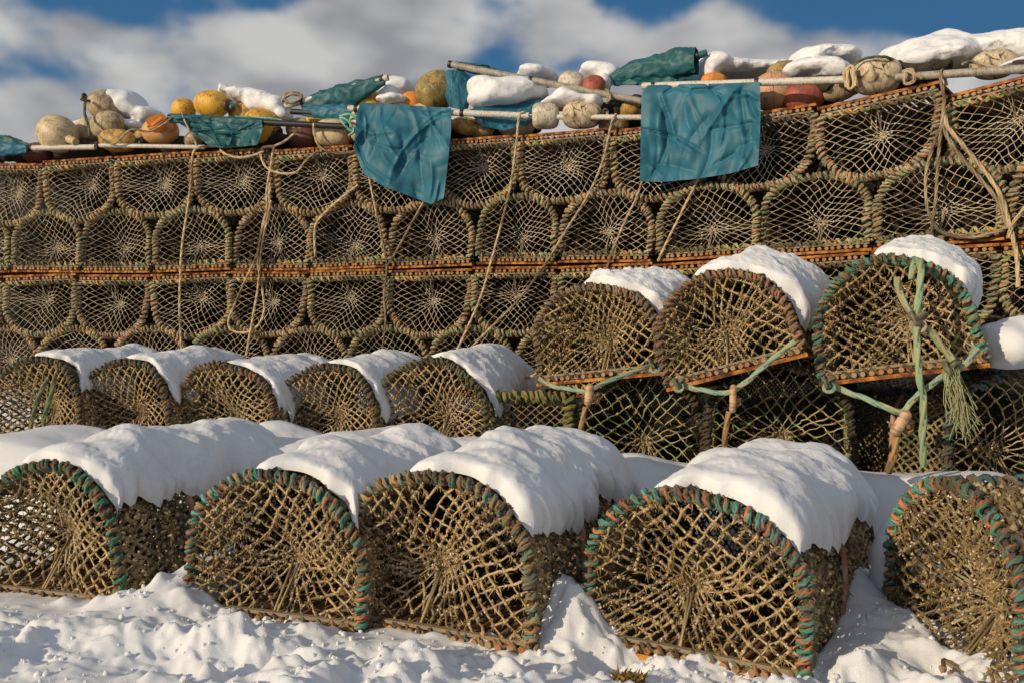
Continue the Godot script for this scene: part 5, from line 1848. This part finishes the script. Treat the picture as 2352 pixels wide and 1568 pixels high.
		for i in 9:
			var an := -PI / 2 + PI / 2 * i / 8.0
			prof.append([maxf(0.0006, r * cos(an)), -hl + r + r * sin(an)])
		for i in 9:
			var an := PI / 2 * i / 8.0
			prof.append([maxf(0.0006, r * cos(an)), hl - r + r * sin(an)])
		var body := part("peg", lathe(prof, 16), mats.toggle, t)
		body.basis = turned(a - b)
		var mb := MB.new()
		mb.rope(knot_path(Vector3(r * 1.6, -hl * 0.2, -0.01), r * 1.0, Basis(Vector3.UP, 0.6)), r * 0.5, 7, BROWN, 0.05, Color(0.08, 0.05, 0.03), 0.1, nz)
		part("knot", mb.mesh(), fibre, t)
	# knots where the ropes are made fast
	for e in [[2110, 738, 2.96, 0.034, "weedy knot where the green ropes meet on the right raised creel", GREY], [2185, 850, 2.9, 0.032, "pale green knot at the right raised creel's corner", MINT], [1505, 838, 3.74, 0.028, "pale green knot at the leftmost raised creel's corner", MINT], [1560, 882, 3.36, 0.024, "pale green hitch at the middle raised creel's left corner", MINT], [1905, 880, 3.08, 0.027, "pale green hitch at the right raised creel's left corner", MINT]]:
		var mb := MB.new()
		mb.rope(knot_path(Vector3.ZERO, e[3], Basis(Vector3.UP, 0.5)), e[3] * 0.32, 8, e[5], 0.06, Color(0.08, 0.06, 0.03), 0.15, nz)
		single("rope_knot", mb.mesh(), fibre, e[4], "knot", g, V3(e[0], e[1], e[2]))
	# frayed rope end
	rng.seed = 321
	var mb := MB.new()
	for k in 70:
		var a := V3(2185, 855, 2.9) + jit(0.02)
		var tip := V3(rng.randf_range(2185, 2245), rng.randf_range(925, 1010), 2.9) + jit(0.02)
		var mid := a.lerp(tip, 0.5) + jit(0.02)
		var fp := smooth_path([a, mid, tip], 0.03)
		var fr := PackedFloat32Array()
		fr.resize(fp.size())
		fr.fill(0.0015)
		var fc := PackedColorArray()
		fc.resize(fp.size())
		fc.fill(Color(0.3, 0.36, 0.18).lerp(Color(0.4, 0.36, 0.2), rng.randf()))
		mb.tube(fp, fr, 3, fc, false)
	single("frayed_rope_end", mb.mesh(), fibre, "frayed yellow-green rope end hanging below the right raised creel", "rope")

func build_bits() -> void:
	for e in [["snow heap on the pots right of the right raised creel", [[2290, 790, 3.25, 0.08, 0.07, 0.12], [2330, 805, 3.25, 0.1, 0.06, 0.14], [2370, 780, 3.3, 0.1, 0.09, 0.14], [2310, 765, 3.35, 0.06, 0.05, 0.1]], 0.012], ["snow clump hanging between the largest front creel and the right-edge one", [[2060, 1235, 2.6, 0.035, 0.05, 0.06], [2045, 1285, 2.58, 0.045, 0.06, 0.06], [2035, 1330, 2.58, 0.035, 0.045, 0.05]], 0.008]]:
		var list := []
		for q in e[1]:
			list.append([V3(q[0], q[1], q[2]), Vector3(q[3], q[4], q[5])])
		single("snow_drift", blobs(list, e[2], 0.02, 0.007, 77), snow_mat, e[0], "snow", "snow caught between the creels")
	rng.seed = 55
	# scrap of weed in the snow
	var mb := MB.new()
	for k in 120:
		var p := Vector3(rng.randf_range(-0.035, 0.035), rng.randf_range(0.0, 0.02), rng.randf_range(-0.015, 0.015))
		mb.hair(p, p + Vector3(rng.randf_range(-0.02, 0.02), rng.randf_range(-0.005, 0.025), rng.randf_range(-0.015, 0.015)), 0.004, Color(0.3, 0.18, 0.02).lerp(Color(0.08, 0.05, 0.02), rng.randf()))
	var at := V3(1447, 1545, 2.12)
	at.y = ground_y(at.x, 2.12) + 0.004
	single("seaweed_scrap", mb.mesh(), fibre, "small scrap of yellow-brown seaweed on the trodden snow", "seaweed", "", at)
	# dark heaps of folded netting between the buoys
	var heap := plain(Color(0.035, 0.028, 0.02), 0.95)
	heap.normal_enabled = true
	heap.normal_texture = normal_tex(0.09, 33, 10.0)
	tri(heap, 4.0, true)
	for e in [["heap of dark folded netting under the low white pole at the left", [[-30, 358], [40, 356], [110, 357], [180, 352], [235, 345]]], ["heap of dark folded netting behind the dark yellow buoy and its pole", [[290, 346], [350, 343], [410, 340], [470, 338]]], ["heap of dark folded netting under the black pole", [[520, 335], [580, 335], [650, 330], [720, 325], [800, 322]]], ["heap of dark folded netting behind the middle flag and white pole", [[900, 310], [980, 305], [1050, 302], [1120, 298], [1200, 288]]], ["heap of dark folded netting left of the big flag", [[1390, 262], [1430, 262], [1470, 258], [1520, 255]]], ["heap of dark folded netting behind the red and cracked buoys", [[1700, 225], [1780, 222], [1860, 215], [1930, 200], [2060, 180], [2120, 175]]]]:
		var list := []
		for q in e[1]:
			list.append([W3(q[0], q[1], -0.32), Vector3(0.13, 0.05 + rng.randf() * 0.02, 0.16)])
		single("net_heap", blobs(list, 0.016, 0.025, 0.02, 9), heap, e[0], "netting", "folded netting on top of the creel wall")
	# crumbs of broken snow in front of the creels
	var mm := MultiMesh.new()
	mm.transform_format = MultiMesh.TRANSFORM_3D
	var sp := blobs([[Vector3.ZERO, Vector3(0.5, 0.4, 0.5)], [Vector3(0.3, 0.1, 0.1), Vector3(0.35, 0.3, 0.3)]], 0.16, 0.12, 0.12, 5)
	mm.mesh = sp
	var n := 900
	mm.instance_count = n
	for k in n:
		var z := rng.randf_range(1.95, 2.75)
		var x := rng.randf_range(-0.64, 0.64) * z
		var s := 0.004 + 0.014 * pow(rng.randf(), 3.0)
		var b := Basis.from_euler(Vector3(rng.randf() * 6, rng.randf() * 6, rng.randf() * 6)).scaled(Vector3(s, s, s))
		mm.set_instance_transform(k, Transform3D(b, Vector3(x, ground_y(x, z) + s * 0.2, -z)))
	var o := MultiMeshInstance3D.new()
	o.name = "snow_crumbs"
	o.multimesh = mm
	o.material_override = snow_mat
	add_child(o)
	o.set_meta("kind", "stuff")
	meta(o, "crumbs of broken snow scattered on the trodden ground", "snow")
